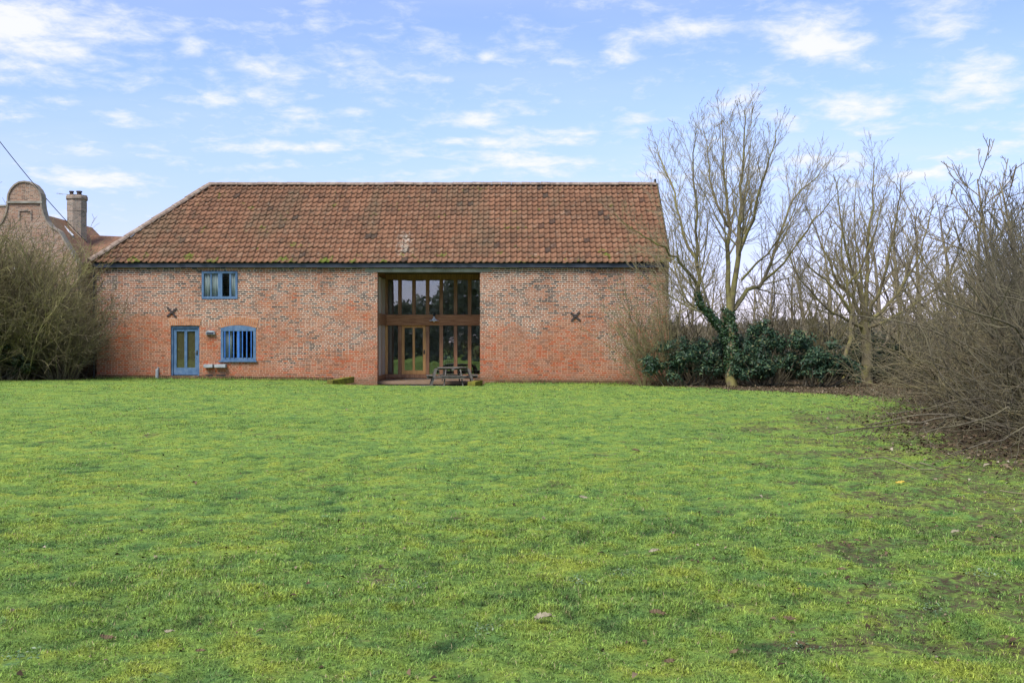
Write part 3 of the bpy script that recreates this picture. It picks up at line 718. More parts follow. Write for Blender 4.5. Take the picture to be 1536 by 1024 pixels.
# ---- blue door
x0, x1, z0, z1 = doors
door = bp(MB().box(x0 + .07, x1 - .07, D + .10, D + .145, z0 + .03, z0 + .32).box(x0 + .07, x0 + .20, D + .10, D + .145, z0 + .32, z1 - .1).box(x1 - .20, x1 - .07, D + .10, D + .145, z0 + .32, z1 - .1)
          .box(x0 + .20, x1 - .20, D + .10, D + .145, z1 - .22, z1 - .1).box((x0 + x1) / 2 - .055, (x0 + x1) / 2 + .055, D + .095, D + .14, z0 + .32, z1 - .22), 'door', M['blue'], bevel=.004)
bp(MB().box(x0, x0 + .068, D + .05, D + .2, z0, z1 - .005).box(x1 - .068, x1, D + .05, D + .2, z0, z1 - .005).box(x0 + .07, x1 - .07, D + .05, D + .2, z1 - .095, z1 - .005), 'door_frame', M['blue'], door, bevel=.004)
for a, b in ((x0 + .205, (x0 + x1) / 2 - .06), ((x0 + x1) / 2 + .06, x1 - .205)):
    bp(MB().box(a, b, D + .118, D + .124, z0 + .325, z1 - .225), 'door_pane', M['glass_thin'], door)
    bp(MB().box(a - .02, b + .02, D + .15, D + .16, z0 + .3, z1 - .2), 'blind', M['brown_blind'], door)
bp(MB().tube([(x1 - .12, D + .10, z0 + .92), (x1 - .12, D + .05, z0 + .92), (x1 - .22, D + .05, z0 + .92)], .012, 6).box(x1 - .145, x1 - .095, D + .09, D + .098, z0 + .82, z0 + 1.0), 'handle', M['black'], door)
bp(MB().box(x0 - .05, x1 + .05, D - .06, D + .22, z0 - .09, z0 - .004), 'door_step', M['stone'], door, bevel=.01)
arch(x0 - .03, x1 + .02, z1 + .002, .015, .29, 'door_arch', barn)

def win(x0, x1, z0, z1, name='window'):
    return bp(MB().box(x0, x0 + .085, D - .02, D + .12, z0, z1).box(x1 - .085, x1, D - .02, D + .12, z0, z1).box(x0 + .086, x1 - .086, D - .018, D + .12, z1 - .09, z1).box(x0 + .086, x1 - .086, D - .018, D + .12, z0, z0 + .10), 'window', M['blue'], bevel=.004)
def drape(xa, xb, y, za, zb, parent, seed=0):
    g = random.Random(seed); mb = MB(); n = int((xb - xa) / .025); P = []
    ph = g.random() * 6
    for i in range(n + 1):
        x = xa + (xb - xa) * i / n; yy = y + .022 * math.sin(x * 42 + ph) + .01 * math.sin(x * 97)
        P += [(x, yy, za), (x, yy, zb)]
    mb.poly(P, [(2 * i, 2 * i + 2, 2 * i + 3, 2 * i + 1) for i in range(n)])
    o = bp(mb, 'curtain', M['curtain'], parent, smooth=True); sm_ = o.modifiers.new('cloth', 'SOLIDIFY'); sm_.thickness = .003; return o
# ---- upper window
x0, x1, z0, z1 = wup; wu = win(x0 + .004, x1 - .004, z0 + .004, z1 - .004); xm = x0 + (x1 - x0) * .53
bp(MB().box(xm - .11, xm + .06, D - .01, D + .11, z0 + .105, z1 - .095).box(x0 + .34, x0 + .39, D + .005, D + .07, z0 + .105, z1 - .095).box(x1 - .33, x1 - .255, D + .002, D + .075, z0 + .105, z1 - .095), 'mullion', M['blue'], wu, bevel=.003)
for a, b in ((x0 + .09, x0 + .338), (x0 + .392, xm - .112), (xm + .062, x1 - .332), (x1 - .253, x1 - .09)):
    bp(MB().box(a, b, D + .03, D + .036, z0 + .106, z1 - .096), 'pane', M['glass_thin'], wu)
drape(x0 + .05, xm - .07, D + .085, z0 - .05, z1 + .02, wu, 1); drape(x1 - .30, x1 - .02, D + .085, z0 - .05, z1 + .02, wu, 2)
# ---- lower barred window with a curved head
x0, x1, z0, z1 = wlo; rise = .11; xm, hw = (x0 + x1) / 2, (x1 - x0) / 2
mb = MB().box(x0 + .004, x0 + .11, D - .015, D + .12, z0 + .012, z1 - .12).box(x1 - .11, x1 - .004, D - .015, D + .12, z0 + .012, z1 - .12).box(x0 + .111, x1 - .111, D - .013, D + .12, z0 + .012, z0 + .12)
top = [(x0 + .004 + (2 * hw - .008) * i / 10) for i in range(11)]
zc = lambda x: z1 - .135 + rise * (1 - ((x - xm) / hw) ** 2)
mb.prism_y([(x0 + .004, z1 - .25), (x1 - .004, z1 - .25)] + [(x, zc(x)) for x in reversed(top)], D - .02, D + .118)
wl = bp(mb, 'window', M['blue'], bevel=.003)
for i in range(7):
    xb = x0 + .18 + (x1 - x0 - .36) * i / 6
    bp(MB().box(xb - (.045 if i == 3 else .017), xb + (.045 if i == 3 else .017), D - (.012 if i == 3 else .05), D + (.09 if i == 3 else -.02), z0 + .122, z1 - .252), 'bar', M['blue_bright'], wl)
bp(MB().box(x0 + .112, x1 - .112, D + .095, D + .101, z0 + .122, z1 - .252), 'pane', M['glass_thin'], wl)
bp(MB().box(x0 - .06, x1 + .04, D - .09, D - .016, z0 - .045, z0 + .01), 'sill', M['blue'], wl, bevel=.004)
drape(x0 + .08, x0 + .42, D + .145, z0, z1, wl, 3); drape(xm - .12, xm + .06, D + .15, z0, z1, wl, 4)
g_ = MB().prism_y([(x, zc(x) + .002) for x in top] + [(x1, z1 + .03), (x0, z1 + .03)], D - .004, D + .19); bp(g_, 'arch_filling', M['arch'])
arch(x0 + .02, x1 + .03, z1 - .118, rise, .33, 'window_arch', barn)

# small fittings on the wall
xa, xb = X_(310), X_(323)
o = bp(MB().prism_y([(xa, Z_(502)), (xb, Z_(502)), (xb, Z_(497.5)), (xb - .06, Z_(495.5)), (xa + .06, Z_(495.5)), (xa, Z_(497.5))], D - .13, D - .004), 'bulkhead_light', M['stone'], bevel=.008)
bp(MB().box(xa + .03, xb - .03, D - .136, D - .131, Z_(501.4), Z_(498.2)), 'lens', M['fascia'], o)
for a, b in ((307.7, 321), (323.8, 340.3)):
    o = bp(MB().box(X_(a), X_(b), D - .22, D - .004, Z_(551), Z_(546)), 'stone_ledge', M['stone'], bevel=.01)
    bp(MB().box(X_(a) + .02, X_(b) - .05, D - .012, D - .004, Z_(564.5), Z_(561.5)), 'air_vent', M['black'], o)
bp(MB().tube([(X_(236.5), D - .07, gz1(X_(237), D - .1) - .05), (X_(236.5), D - .07, .5), (X_(238), D - .02, .56)], [.06, .06, .05], 10), 'drain_pipe', M['stone'])

# ---- recessed glazed screen
YG = D + 2.7
gxp = lambda px: X_(px, YG + .05)
gzp = lambda py: Z_(py, YG + .05)
LX = gxp(578.5); RX = OX1 + .35
headb, headt = gzp(419.5), OZ1 + .1
scr = bp(MB().box(LX, RX, YG - .02, YG + .12, headb, headt), 'glazed_screen', M['oak'], bevel=.005)
bp(MB().box(LX, RX, YG - .06, YG + .12, gzp(566), gzp(561)), 'sill', M['oak'], scr, bevel=.005)
bp(MB().box(LX + .001, RX, YG - .05, YG + .11, gzp(577) - .2, gzp(566) - .003), 'screen_plinth', M['brick'], scr)
beam = bp(MB().box(LX, RX, YG - .14, YG + .16, gzp(488), gzp(472)), 'beam', M['oak_beam'], scr, bevel=.01)
uz0, uz1 = gzp(472) + .002, headb - .002; lz0, lz1 = gzp(561) + .002, gzp(488) - .002
posts = [579, 600, 621, 641.5, 662, 683.5, 704.5, 725]
for i, p_ in enumerate(posts):
    wdt = .075 if i else .085
    bp(MB().box(gxp(p_) - wdt, gxp(p_) + wdt, YG - .03, YG + .11, uz0, uz1), 'post', M['oak'], scr, bevel=.004)
    if p_ != 621: bp(MB().box(gxp(p_) - wdt, gxp(p_) + wdt, YG - .03, YG + .11, lz0, lz1), 'post', M['oak_new'] if i in (0,) else M['oak'], scr, bevel=.004)
for i in range(len(posts) - 1):
    a, b = gxp(posts[i]) + .08, gxp(posts[i + 1]) - .08
    bp(MB().box(a, b, YG + .04, YG + .046, uz0, uz1), 'pane', M['glass'], scr)
    if i not in (1, 2): bp(MB().box(a, b, YG + .04, YG + .046, lz0, lz1), 'pane', M['glass'], scr)
# oak door in the screen
a, b = gxp(600) + .078, gxp(641.5) - .078; mid = (a + b) / 2
mb = MB().box(a, a + .12, YG - .01, YG + .06, lz0, lz1).box(b - .12, b, YG - .01, YG + .06, lz0, lz1).box(a + .121, b - .121, YG - .01, YG + .06, lz1 - .10, lz1).box(a + .121, b - .121, YG - .01, YG + .06, lz0, lz0 + .16).box(mid - .05, mid + .05, YG - .008, YG + .055, lz0 + .161, lz1 - .101)
sdoor = bp(mb, 'glazed_door', M['oak_new'], bevel=.004)
for q in ((a + .122, mid - .052), (mid + .052, b - .122)): bp(MB().box(q[0], q[1], YG + .02, YG + .026, lz0 + .162, lz1 - .102), 'pane', M['glass'], sdoor)
bp(MB().box(b - .085, b - .035, YG - .03, YG - .012, lz0 + .85, lz0 + 1.02).tube([(b - .06, YG - .02, lz0 + .94), (b - .06, YG - .07, lz0 + .94), (b - .17, YG - .07, lz0 + .94)], .012, 6), 'handle', M['black'], sdoor)
# left return of the screen
LX0 = OX0 - .01
ret = bp(MB().box(LX0 - .12, LX0, D + TH + .02, YG - .03, headb + .05, headt), 'return_screen', M['oak'])
bp(MB().box(LX0 - .12, LX0 + .03, D + TH + .02, YG - .03, gzp(566), gzp(561) + .01), 'sill', M['oak'], ret)
bp(MB().box(LX0 - .13, LX0 + .05, D + TH + .01, YG - .145, gzp(488), gzp(472)), 'return_beam', M['oak'], ret, bevel=.006)
bp(MB().box(LX0 - .12, LX0 + .02, D + TH + .02, YG - .03, gzp(577) - .2, gzp(566) - .003), 'return_plinth', M['brick'], ret)
bp(MB().box(LX0 - .12, LX + .02, YG - .029, YG + .11, gzp(566), headb), 'corner_post', M['oak_new'], ret)
for ya in (D + TH + .02, D + 1.45):
    bp(MB().box(LX0 - .1, LX0 - .002, ya, ya + .1, lz0, lz1), 'post', M['oak'], ret); bp(MB().box(LX0 - .1, LX0 - .002, ya, ya + .1, uz0, uz1), 'post', M['oak'], ret)
for za, zb in ((lz0, lz1), (uz0, uz1)):
    bp(MB().box(LX0 - .022, LX0 - .016, D + TH + .13, YG - .04, za, zb), 'blind', M['inside'], ret)
# right side of the recess, soffit, steps
bp(MB().box(OX1 + .36, OX1 + .5, D + TH + .01, YG + .1, -.3, 4.6), 'reveal', M['brick'])
bp(MB().box(OX0 - .13, OX1 + .49, D + TH + .305, YG + 1.2, headt + .002, headt + .05), 'soffit', M['dark_wood'])
a_, b_ = gxp(606), gxp(657)
bp(MB().box(a_, b_, YG - .52, YG - .062, PAT_Z, PAT_Z + .10).box(a_ + .02, b_ - .02, YG - .30, YG - .062, PAT_Z + .102, PAT_Z + .2), 'entrance_step', M['grey_wood'], bevel=.008)
# lamp on the beam
lp = at(651, 481, YG - .3)
lamp = bp(MB().tube([(lp.x, YG - .141, lp.z + .26), (lp.x, YG - .22, lp.z + .33), (lp.x, YG - .3, lp.z + .30), (lp.x, YG - .3, lp.z + .16)], .02, 8).box(lp.x - .05, lp.x + .05, YG - .17, YG - .141, lp.z + .2, lp.z + .32), 'wall_lamp', M['black'])
bp(MB().lathe([(.03, lp.z + .17), (.045, lp.z + .10), (.10, lp.z + .045), (.21, lp.z), (.205, lp.z - .012), (.09, lp.z + .03), (.0, lp.z + .05)], lp.x, YG - .3, 18), 'lamp_shade', M['white'], lamp, smooth=True)
bp(MB().lathe([(.0, lp.z - .06), (.035, lp.z - .05), (.04, lp.z - .01), (.03, lp.z + .03)], lp.x, YG - .3, 12), 'bulb', M['white'], lamp, smooth=True)

# seen through the glass: unidentified tan shapes in hanging-lamp form, and a white chair
for i, (px, py, dy) in enumerate(((672, 521, 1.3), (697, 519, 1.6), (714, 524, 1.0))):
    c = at(px, py, YG + dy)
    t_ = empty('tan_shape', c, 0, None, 'lamp', 'unidentified tan shapes behind the screen glass')
    t_['label'] = ('tan hanging shape of unknown kind behind the glass, leftmost of three', 'tan hanging shape of unknown kind behind the glass, middle one of three', 'tan hanging shape of unknown kind behind the glass, rightmost, nearest the brick jamb')[i]
    MB().lathe([(.05, .28), (.13, .22), (.19, .02), (.18, -.02), (.10, -.2), (.06, -.32)], 0, 0, 14).build('lamp_shade', M['tan'], t_, smooth=True)  # flared tan body; what the shape really is stays unknown
    MB().tube([(0, 0, .28), (0, 0, 4.6 - c.z)], .008, 5).build('cord', M['black'], t_)
cx = gxp(671)
chair = empty('dining_chair', (cx, YG + .75, .02), 0, 'white slatted chair standing indoors behind the picnic table', 'chair')
MB().box(-.22, .22, -.2, .22, .43, .47).build('seat', M['white'], chair)
for sx_, sy_ in ((-.19, -.17), (.19, -.17), (-.19, .2), (.19, .2)):
    MB().box(sx_ - .02, sx_ + .02, sy_ - .02, sy_ + .02, 0, .429 if sy_ < 0 else .98).build('leg', M['white'], chair)
mb = MB().box(-.168, .168, .19, .21, .86, .96)
for k in (-.09, 0, .09): mb.box(k - .015, k + .015, .192, .208, .472, .858)
mb.build('backrest', M['white'], chair)

# ------------------------------------------------------------------ patio, sleepers, picnic table
tag(MB().box(PAT_X0 + .35, PAT_X1 + .02, 38.75, D - .003, PAT_Z - .1, PAT_Z - .004).box(OX0 + .01, OX1 + .36, D - .002, YG - .06, PAT_Z - .1, PAT_Z - .004).build('patio', M['paving']), kind='structure')
ri = random.Random(3)
mb = MB(); y = 38.8
while y < YG - .5:
    x = OX0 - .9 if y < 38.9 else OX0 + .03
    while x < OX1 - .25:
        wd_ = min(ri.choice((.45, .6, .75)), OX1 - x)
        mb.box(x + .006, x + wd_ - .006, y + .006, min(y + .594, YG - .53), PAT_Z - .05, PAT_Z + ri.uniform(0, .006)); x += wd_
    y += .6
tag(mb.build('paving', M['paving'], bevel=.006), kind='structure')

def sleeper(p, q, wd_, ht, label):
    o = empty('timber_sleeper', p, 0, label, 'sleeper')
    mb = MB(); p, q = Vector(p), Vector(q); n = 10; L = q - p
    g = random.Random(label); side = L.cross(Vector((0, 0, 1))).normalized(); P = []
    for i in range(n + 1):
        c = L * i / n
        for sx_, sz_ in ((-1, 0), (1, 0), (1, 1), (-1, 1)):
            P.append(c + side * (sx_ * wd_ / 2 + g.uniform(-.008, .008)) + Vector((0, 0, sz_ * ht + g.uniform(-.008, .008))))
    mb.poly(P, [(4 * i + k, 4 * i + 4 + k, 4 * i + 4 + (k + 1) % 4, 4 * i + (k + 1) % 4) for i in range(n) for k in range(4)] + [(0, 1, 2, 3), (4 * n + 3, 4 * n + 2, 4 * n + 1, 4 * n)])
    mb.build('beam', M['moss_wood'], o, bevel=.012); return o
sleeper((-6.93, 38.0, -.11), (-6.3, 39.3, -.02), .26, .24, 'mossy timber sleeper on the lawn left of the tall opening')
sleeper((-1.55, 38.25, -.17), (-1.30, 39.35, -.13), .30, .22, 'mossy timber sleeper beside the picnic table at the right jamb')

TX, TY = X_(677.5, 38.95), 38.95 + .35
pt = empty('picnic_table', (TX, TY - .1, PAT_Z + .006), rad(7), 'weathered grey round picnic table with four benches on the patio', 'picnic table')
oc = [(.62 * math.cos(rad(22.5 + 45 * k)), .62 * math.sin(rad(22.5 + 45 * k))) for k in range(8)]
mb = MB()
for k in range(9):    # boards of the octagonal top
    y0_, y1_ = -.573 + k * .1274, -.573 + (k + 1) * .1274 - .008
    hw_ = lambda y: min(.573, .573 + .237 - abs(y)) if abs(y) > .237 else .573
    mb.prism_z([(-hw_(y0_), y0_), (hw_(y0_), y0_), (hw_(y1_), y1_), (-hw_(y1_), y1_)], .70, .738)
mb.build('table_top', M['grey_wood'], pt, bevel=.004)
MB().box(-.66, .66, -.05, .05, .64, .698).box(-.05, .05, -.66, -.052, .64, .698).box(-.05, .05, .052, .66, .64, .698).build('top_bearer', M['grey_wood'], pt)
for k in range(4):
    a = k * math.pi / 2; R = Matrix.Rotation(a, 4, 'Z')
    mb = MB().box(.78, .92, -.47, .47, .40, .435).box(.925, 1.0, -.5, .5, .40, .435)
    o = mb.build('bench', M['grey_wood'], pt, bevel=.004); o.rotation_euler = (0, 0, a)
    for s_ in (-1, 1):
        mb = MB().bar((.64, s_ * .28, .66), (.84, s_ * .37, 0), .045, .085, (1, 0, 0))
        o = mb.build('leg', M['grey_wood'], pt); o.rotation_euler = (0, 0, a)
    mb = MB().bar((.06, 0, .355), (.95, 0, .355), .045, .088); mb.bar((.95, -.42, .355), (.95, .42, .355), .045, .07)
    o = mb.build('seat_bearer', M['grey_wood'], pt); o.rotation_euler = (0, 0, a)

# ------------------------------------------------------------------ neighbouring farmhouse
HY = 56.0
hx = lambda px, Y=HY: X_(px, Y); hz = lambda py, Y=HY: Z_(py, Y)
house = empty('farmhouse', (hx(60), HY + 4, 0), 0, 'old brick farmhouse with curved Dutch gable and tall chimney', 'house')
HO = (hx(60), HY + 4, 0)
def hp(mb, name, mat, parent=None, **kw): return mb.build(name, mat, parent or house, off=HO, **kw)
cx0 = 37
half = [(0, 272.5), (8, 273.5), (15, 277.5), (20.5, 284), (24, 291), (25, 297), (25, 304), (26, 312), (28.5, 322), (33, 332), (40, 340.5), (50, 346), (52, 348), (80, 395), (80, 600)]
out_ = [(hx(cx0 + a), hz(b)) for a, b in half] + [(hx(cx0 - a), hz(b)) for a, b in reversed(half[1:])]
gable = hp(MB().prism_y(out_, HY, HY + .45), 'gable_wall', M['brick_house'])
mb = MB()   # stone coping following the curve
for i in range(13):
    for sgn in (1, -1):
        (a, b), (c, d) = half[i], half[i + 1]
        mb.bar((hx(cx0 + sgn * a), HY + .225, hz(b)), (hx(cx0 + sgn * c), HY + .225, hz(d)), .60, .085, (0, 1, 0) if False else (0, 0, 1) if abs(d - b) < abs(c - a) else (1, 0, 0))
hp(mb, 'coping', M['stone_old'], gable)
hp(MB().box(hx(10), hx(64), HY - .1, HY - .003, hz(305), hz(302)), 'string_course', M['lintel'], gable)
hp(MB().box(hx(28), hx(48), HY - .06, HY - .003, hz(317), hz(314.5)).box(hx(28), hx(30), HY - .05, HY - .003, hz(330), hz(317.1)).box(hx(46), hx(48), HY - .05, HY - .003, hz(330), hz(317.1)), 'blind_panel', M['brick_chimney'], gable)
for (pa, pb, ya, yb) in ((12, 40, 402, 440), (-25, 2, 402, 440), (12, 40, 462, 505)):
    wz = hp(MB().box(hx(pa), hx(pb), HY - .05, HY - .003, hz(yb), hz(yb) + .09).box(hx(pa), hx(pb), HY - .05, HY - .003, hz(ya) - .09, hz(ya)).box(hx(pa), hx(pa) + .09, HY - .05, HY - .003, hz(yb) + .09, hz(ya) - .09).box(hx(pb) - .09, hx(pb), HY - .05, HY - .003, hz(yb) + .09, hz(ya) - .09)
            .box(hx((pa + pb) / 2) - .04, hx((pa + pb) / 2) + .04, HY - .05, HY - .003, hz(yb) + .09, hz(ya) - .09).box(hx(pa) + .09, hx((pa + pb) / 2) - .04, HY - .045, HY - .003, hz((ya + yb) / 2) - .03, hz((ya + yb) / 2) + .03).box(hx((pa + pb) / 2) + .04, hx(pb) - .09, HY - .045, HY - .003, hz((ya + yb) / 2) - .03, hz((ya + yb) / 2) + .03), 'window', M['white'])
    hp(MB().box(hx(pa) + .05, hx(pb) - .05, HY - .02, HY - .008, hz(yb) + .05, hz(ya) - .05), 'pane', M['glass'], wz)
# wing behind the gable and the long range to the right
gr = hz(346)
xl, xr, xm_ = hx(cx0 - 76), hx(cx0 + 76), hx(cx0)
hp(MB().poly([(xl, HY + .46, hz(392)), (xr, HY + .46, hz(392)), (xm_, HY + .46, gr + 1.2), (xl, HY + 9, hz(392)), (xr, HY + 9, hz(392)), (xm_, HY + 9, gr + 1.2)], [(0, 2, 5, 3), (1, 4, 5, 2), (3, 5, 4)]), 'wing_roof', M['tile_far'])
RYh = HY + 7.0; z_r = Z_(343, RYh); z_e = Z_(392, HY + 3.0)
x_a, x_b = hx(-200), X_(186, RYh)
rf = hp(MB().poly([(x_a, HY + 3.0, z_e), (x_b, HY + 3.0, z_e), (x_b, RYh, z_r - .5), (x_a, RYh, z_r), (x_a, RYh + 4, z_e), (x_b, RYh + 4, z_e)], [(0, 1, 2, 3), (3, 2, 5, 4)]), 'roof', M['tile_far'])
hp(MB().box(x_a, x_b - .2, HY + 3.3, RYh + 3.7, -.5, z_e - .03), 'wall', M['brick_house'])
hp(MB().box(hx(-200), hx(11), HY + 1.2, HY + 1.6, z_e, hz(305.5)), 'parapet', M['brick_house'])
hp(MB().box(hx(-200), hx(11), HY + 1.15, HY + 1.65, hz(305.4), hz(303)), 'parapet_coping', M['lintel'])
CY = HY + 5.2; cpx = lambda p: X_(p, CY); cpz = lambda p: Z_(p, CY)
ccx = cpx(115.5); R_ = cpx(130) - ccx
ch = hp(MB().lathe([(R_, cpz(395)), (R_, cpz(318)), (R_ * 1.03, cpz(317)), (R_ * 1.03, cpz(304)), (R_, cpz(303)), (R_, cpz(301)), (R_ * 1.12, cpz(299.5)), (R_ * 1.12, cpz(296)), (R_ * 1.06, cpz(295)), (R_ * 1.06, cpz(293.5)), (.1, cpz(292.5))], ccx, CY, 8), 'chimney', M['brick_chimney'], rf)
for px, w_ in ((109.5, .13), (121, .16)):
    hp(MB().lathe([(w_, cpz(295)), (w_ * .85, cpz(291)), (w_ * .85, cpz(289.5)), (w_ * 1.15, cpz(289)), (w_ * 1.1, cpz(287.5)), (.02, cpz(287.5))], cpx(px), CY - .2, 10), 'chimney_pot', M['rust'], rf)
hp(MB().tube([(ccx - R_, CY, cpz(291.5)), (cpx(84), CY, cpz(290))], .015, 5).tube([(cpx(88), CY - .25, cpz(290.5)), (cpx(88), CY + .25, cpz(290.5))], .01, 4).tube([(cpx(92), CY - .25, cpz(291)), (cpx(92), CY + .25, cpz(291))], .01, 4), 'aerial', M['lead'], rf)
hp(MB().bar((cpx(109), CY - 1.1, cpz(347)), (cpx(128), CY - 1.6, cpz(362)), .1, .5, (0, -.6, .8)), 'flashing', M['lead'], rf)
gw = tag(MB().box(-30, WL - .12, D + 1.2, D + 1.5, -.3, 3.3).build('garden_wall', M['brick_house']), 'plain brick wall running left from the barn behind the bushes', 'wall')

# overhead cable running down to the farmhouse
p0, p1 = at(-60, 132, 50), at(131, 364, 60.5)
mb = MB().tube([p0.lerp(p1, k / 14) + Vector((0, 0, -.35 * (1 - (2 * k / 14 - 1) ** 2))) for k in range(15)], .022, 5)
tag(mb.build('overhead_cable', M['cable']), 'thin black cable slanting down past the curved gable to the farmhouse', 'cable')

# ------------------------------------------------------------------ bare trees and shrubs
def tubes(polys, sides_of):
    """Tapered tubes for all polylines, batched by point count and side count."""
    groups = {}
    for pts, rs in polys:
        groups.setdefault((len(pts), sides_of(rs[0])), []).append((pts, rs))
    Vs, Fs, base = [], [], 0
    for (n, s), lst in groups.items():
        P = np.array([[tuple(p) for p in a] for a, _ in lst]); R = np.array([b for _, b in lst])
        T = np.gradient(P, axis=1); T /= np.linalg.norm(T, axis=2, keepdims=True) + 1e-9
        ov = P[:, -1] - P[:, 0]; ref = np.where((np.abs(ov[:, 2]) > .8 * np.linalg.norm(ov, axis=1))[:, None], np.array([1., .3, 0]), np.array([.1, .2, 1.]))[:, None, :]
        N1 = np.cross(T, np.broadcast_to(ref, T.shape)); N1 /= np.linalg.norm(N1, axis=2, keepdims=True) + 1e-9
        N2 = np.cross(T, N1)
        an = 2 * np.pi * np.arange(s) / s
        V = P[:, :, None] + R[:, :, None, None] * (N1[:, :, None] * np.cos(an)[None, None, :, None] + N2[:, :, None] * np.sin(an)[None, None, :, None])
        B = len(lst); ii = base + np.arange(B * n * s).reshape(B, n, s)
        a = ii[:, :-1]; b = ii[:, 1:]
        Fs.append(np.stack([a, np.roll(a, -1, 2), np.roll(b, -1, 2), b], -1).reshape(-1, 4)); Vs.append(V.reshape(-1, 3)); base += B * n * s
    return np.concatenate(Vs), np.concatenate(Fs)
def tube_mesh(name, polys, fat=None):
    V, Fc = tubes(polys, lambda r_: 8 if r_ > .06 else 6 if r_ > .025 else 4 if r_ > .011 else 3)
    return np_mesh(name, V, Fc, True)

def rv(g):
    return Vector((g.gauss(0, 1), g.gauss(0, 1), g.gauss(0, 1)))
def grow(out, g, p, d, L, r, lvl, P):
    q = P[lvl]; n = q['seg']; pts = [p.copy()]; rs = [r]; ds = []
    tip = q.get('tip', .35); rmin = q.get('rmin', .004); up = q.get('up', 0.05); wb = q['wob']
    d = d.normalized()
    for i in range(n):
        d = (d + rv(g) * wb + Vector((0, 0, up))).normalized()
        p = p + d * (L / n); pts.append(p.copy()); ds.append(d.copy())
        rs.append(max(r * (1 - (1 - tip) * (i + 1) / n), rmin))
    out.append((pts, rs))
    side(out, g, pts, rs, L, lvl, P)
def side(out, g, pts, rs, L, lvl, P):
    if lvl + 1 >= len(P): return
    q = P[lvl]; c = P[lvl + 1]; n = len(pts) - 1
    k = q['n'] if isinstance(q['n'], int) else max(1, int(q['n'] * L + g.random()))
    az_ = g.uniform(0, 6.28)
    for i in range(k):
        t = q['t0'] + (1 - q['t0']) * (i + g.uniform(.1, .9)) / k
        f = t * n; j = min(int(f), n - 1); f -= j
        p = pts[j].lerp(pts[j + 1], f); r = rs[j] + (rs[j + 1] - rs[j]) * f
        d = (pts[j + 1] - pts[j]).normalized()
        az_ += 2.4 + g.uniform(-.6, .6)
        ref = d.cross(Vector((0, 0, 1)) if abs(d.z) < .95 else Vector((1, 0, 0))).normalized(); ref2 = d.cross(ref)
        w_ = ref * math.cos(az_) + ref2 * math.sin(az_)
        an = rad(g.gauss(q['ang'], q['ang'] * .22))
        nd = d * math.cos(an) + w_ * math.sin(an)
        L2 = q['len'] * L * g.uniform(.55, 1.15) * (1.2 - q.get('fall', .7) * t) if q.get('rel', True) else q['len'] * g.uniform(.5, 1.3) * (1.15 - .5 * t)
        grow(out, g, p, nd, L2, max(min(r * q.get('rr', .6), r), c.get('rmin', .004)), lvl + 1, P)

def limb(px_pts, r0, r1, sub=3, jit=.03, g=random):
    """A main limb through measured points (px, py, distance), smoothed, with a tapering radius."""
    pts = [at(*q) for q in px_pts]; out = []
    n = len(pts)
    for i in range(n - 1):
        a = pts[max(i - 1, 0)]; b = pts[i]; c = pts[i + 1]; d = pts[min(i + 2, n - 1)]
        for k in range(sub):
            t = k / sub
            out.append(.5 * ((2 * b) + (c - a) * t + (2 * a - 5 * b + 4 * c - d) * t * t + (3 * b - a - 3 * c + d) * t ** 3) + rv(g) * jit * (1 if i + k else 0))
    out.append(pts[-1]); m = len(out) - 1
    return out, [r0 + (r1 - r0) * (i / m) ** .8 for i in range(m + 1)]

def tree_things(name, label, base, trunk_polys, crown_polys, mt, mc, cat='tree', group=None):
    o = empty(name, base, 0, label, cat, group); b = Vector(base)
    sh = lambda P: [([p - b for p in a], r_) for a, r_ in P]
    link('trunk', tube_mesh('trunk', sh(trunk_polys)), mt, o); link('crown', tube_mesh('crown', sh(crown_polys)), mc, o)
    return o

LV = [dict(n=3.5, t0=.22, ang=34, len=.42, rr=.42, wob=.06, up=.06, seg=8, fall=.86),
      dict(n=3.2, t0=.12, ang=34, len=.52, rr=.55, seg=8, wob=.075, up=.085, rmin=.0065, tip=.3, fall=.7),
      dict(n=5.8, t0=.12, ang=36, len=.58, rr=.62, seg=6, wob=.09, up=.08, rmin=.0058, fall=.7),
      dict(n=0, t0=.1, ang=35, len=.4, seg=4, wob=.11, up=.07, rmin=.0055, tip=.6)]

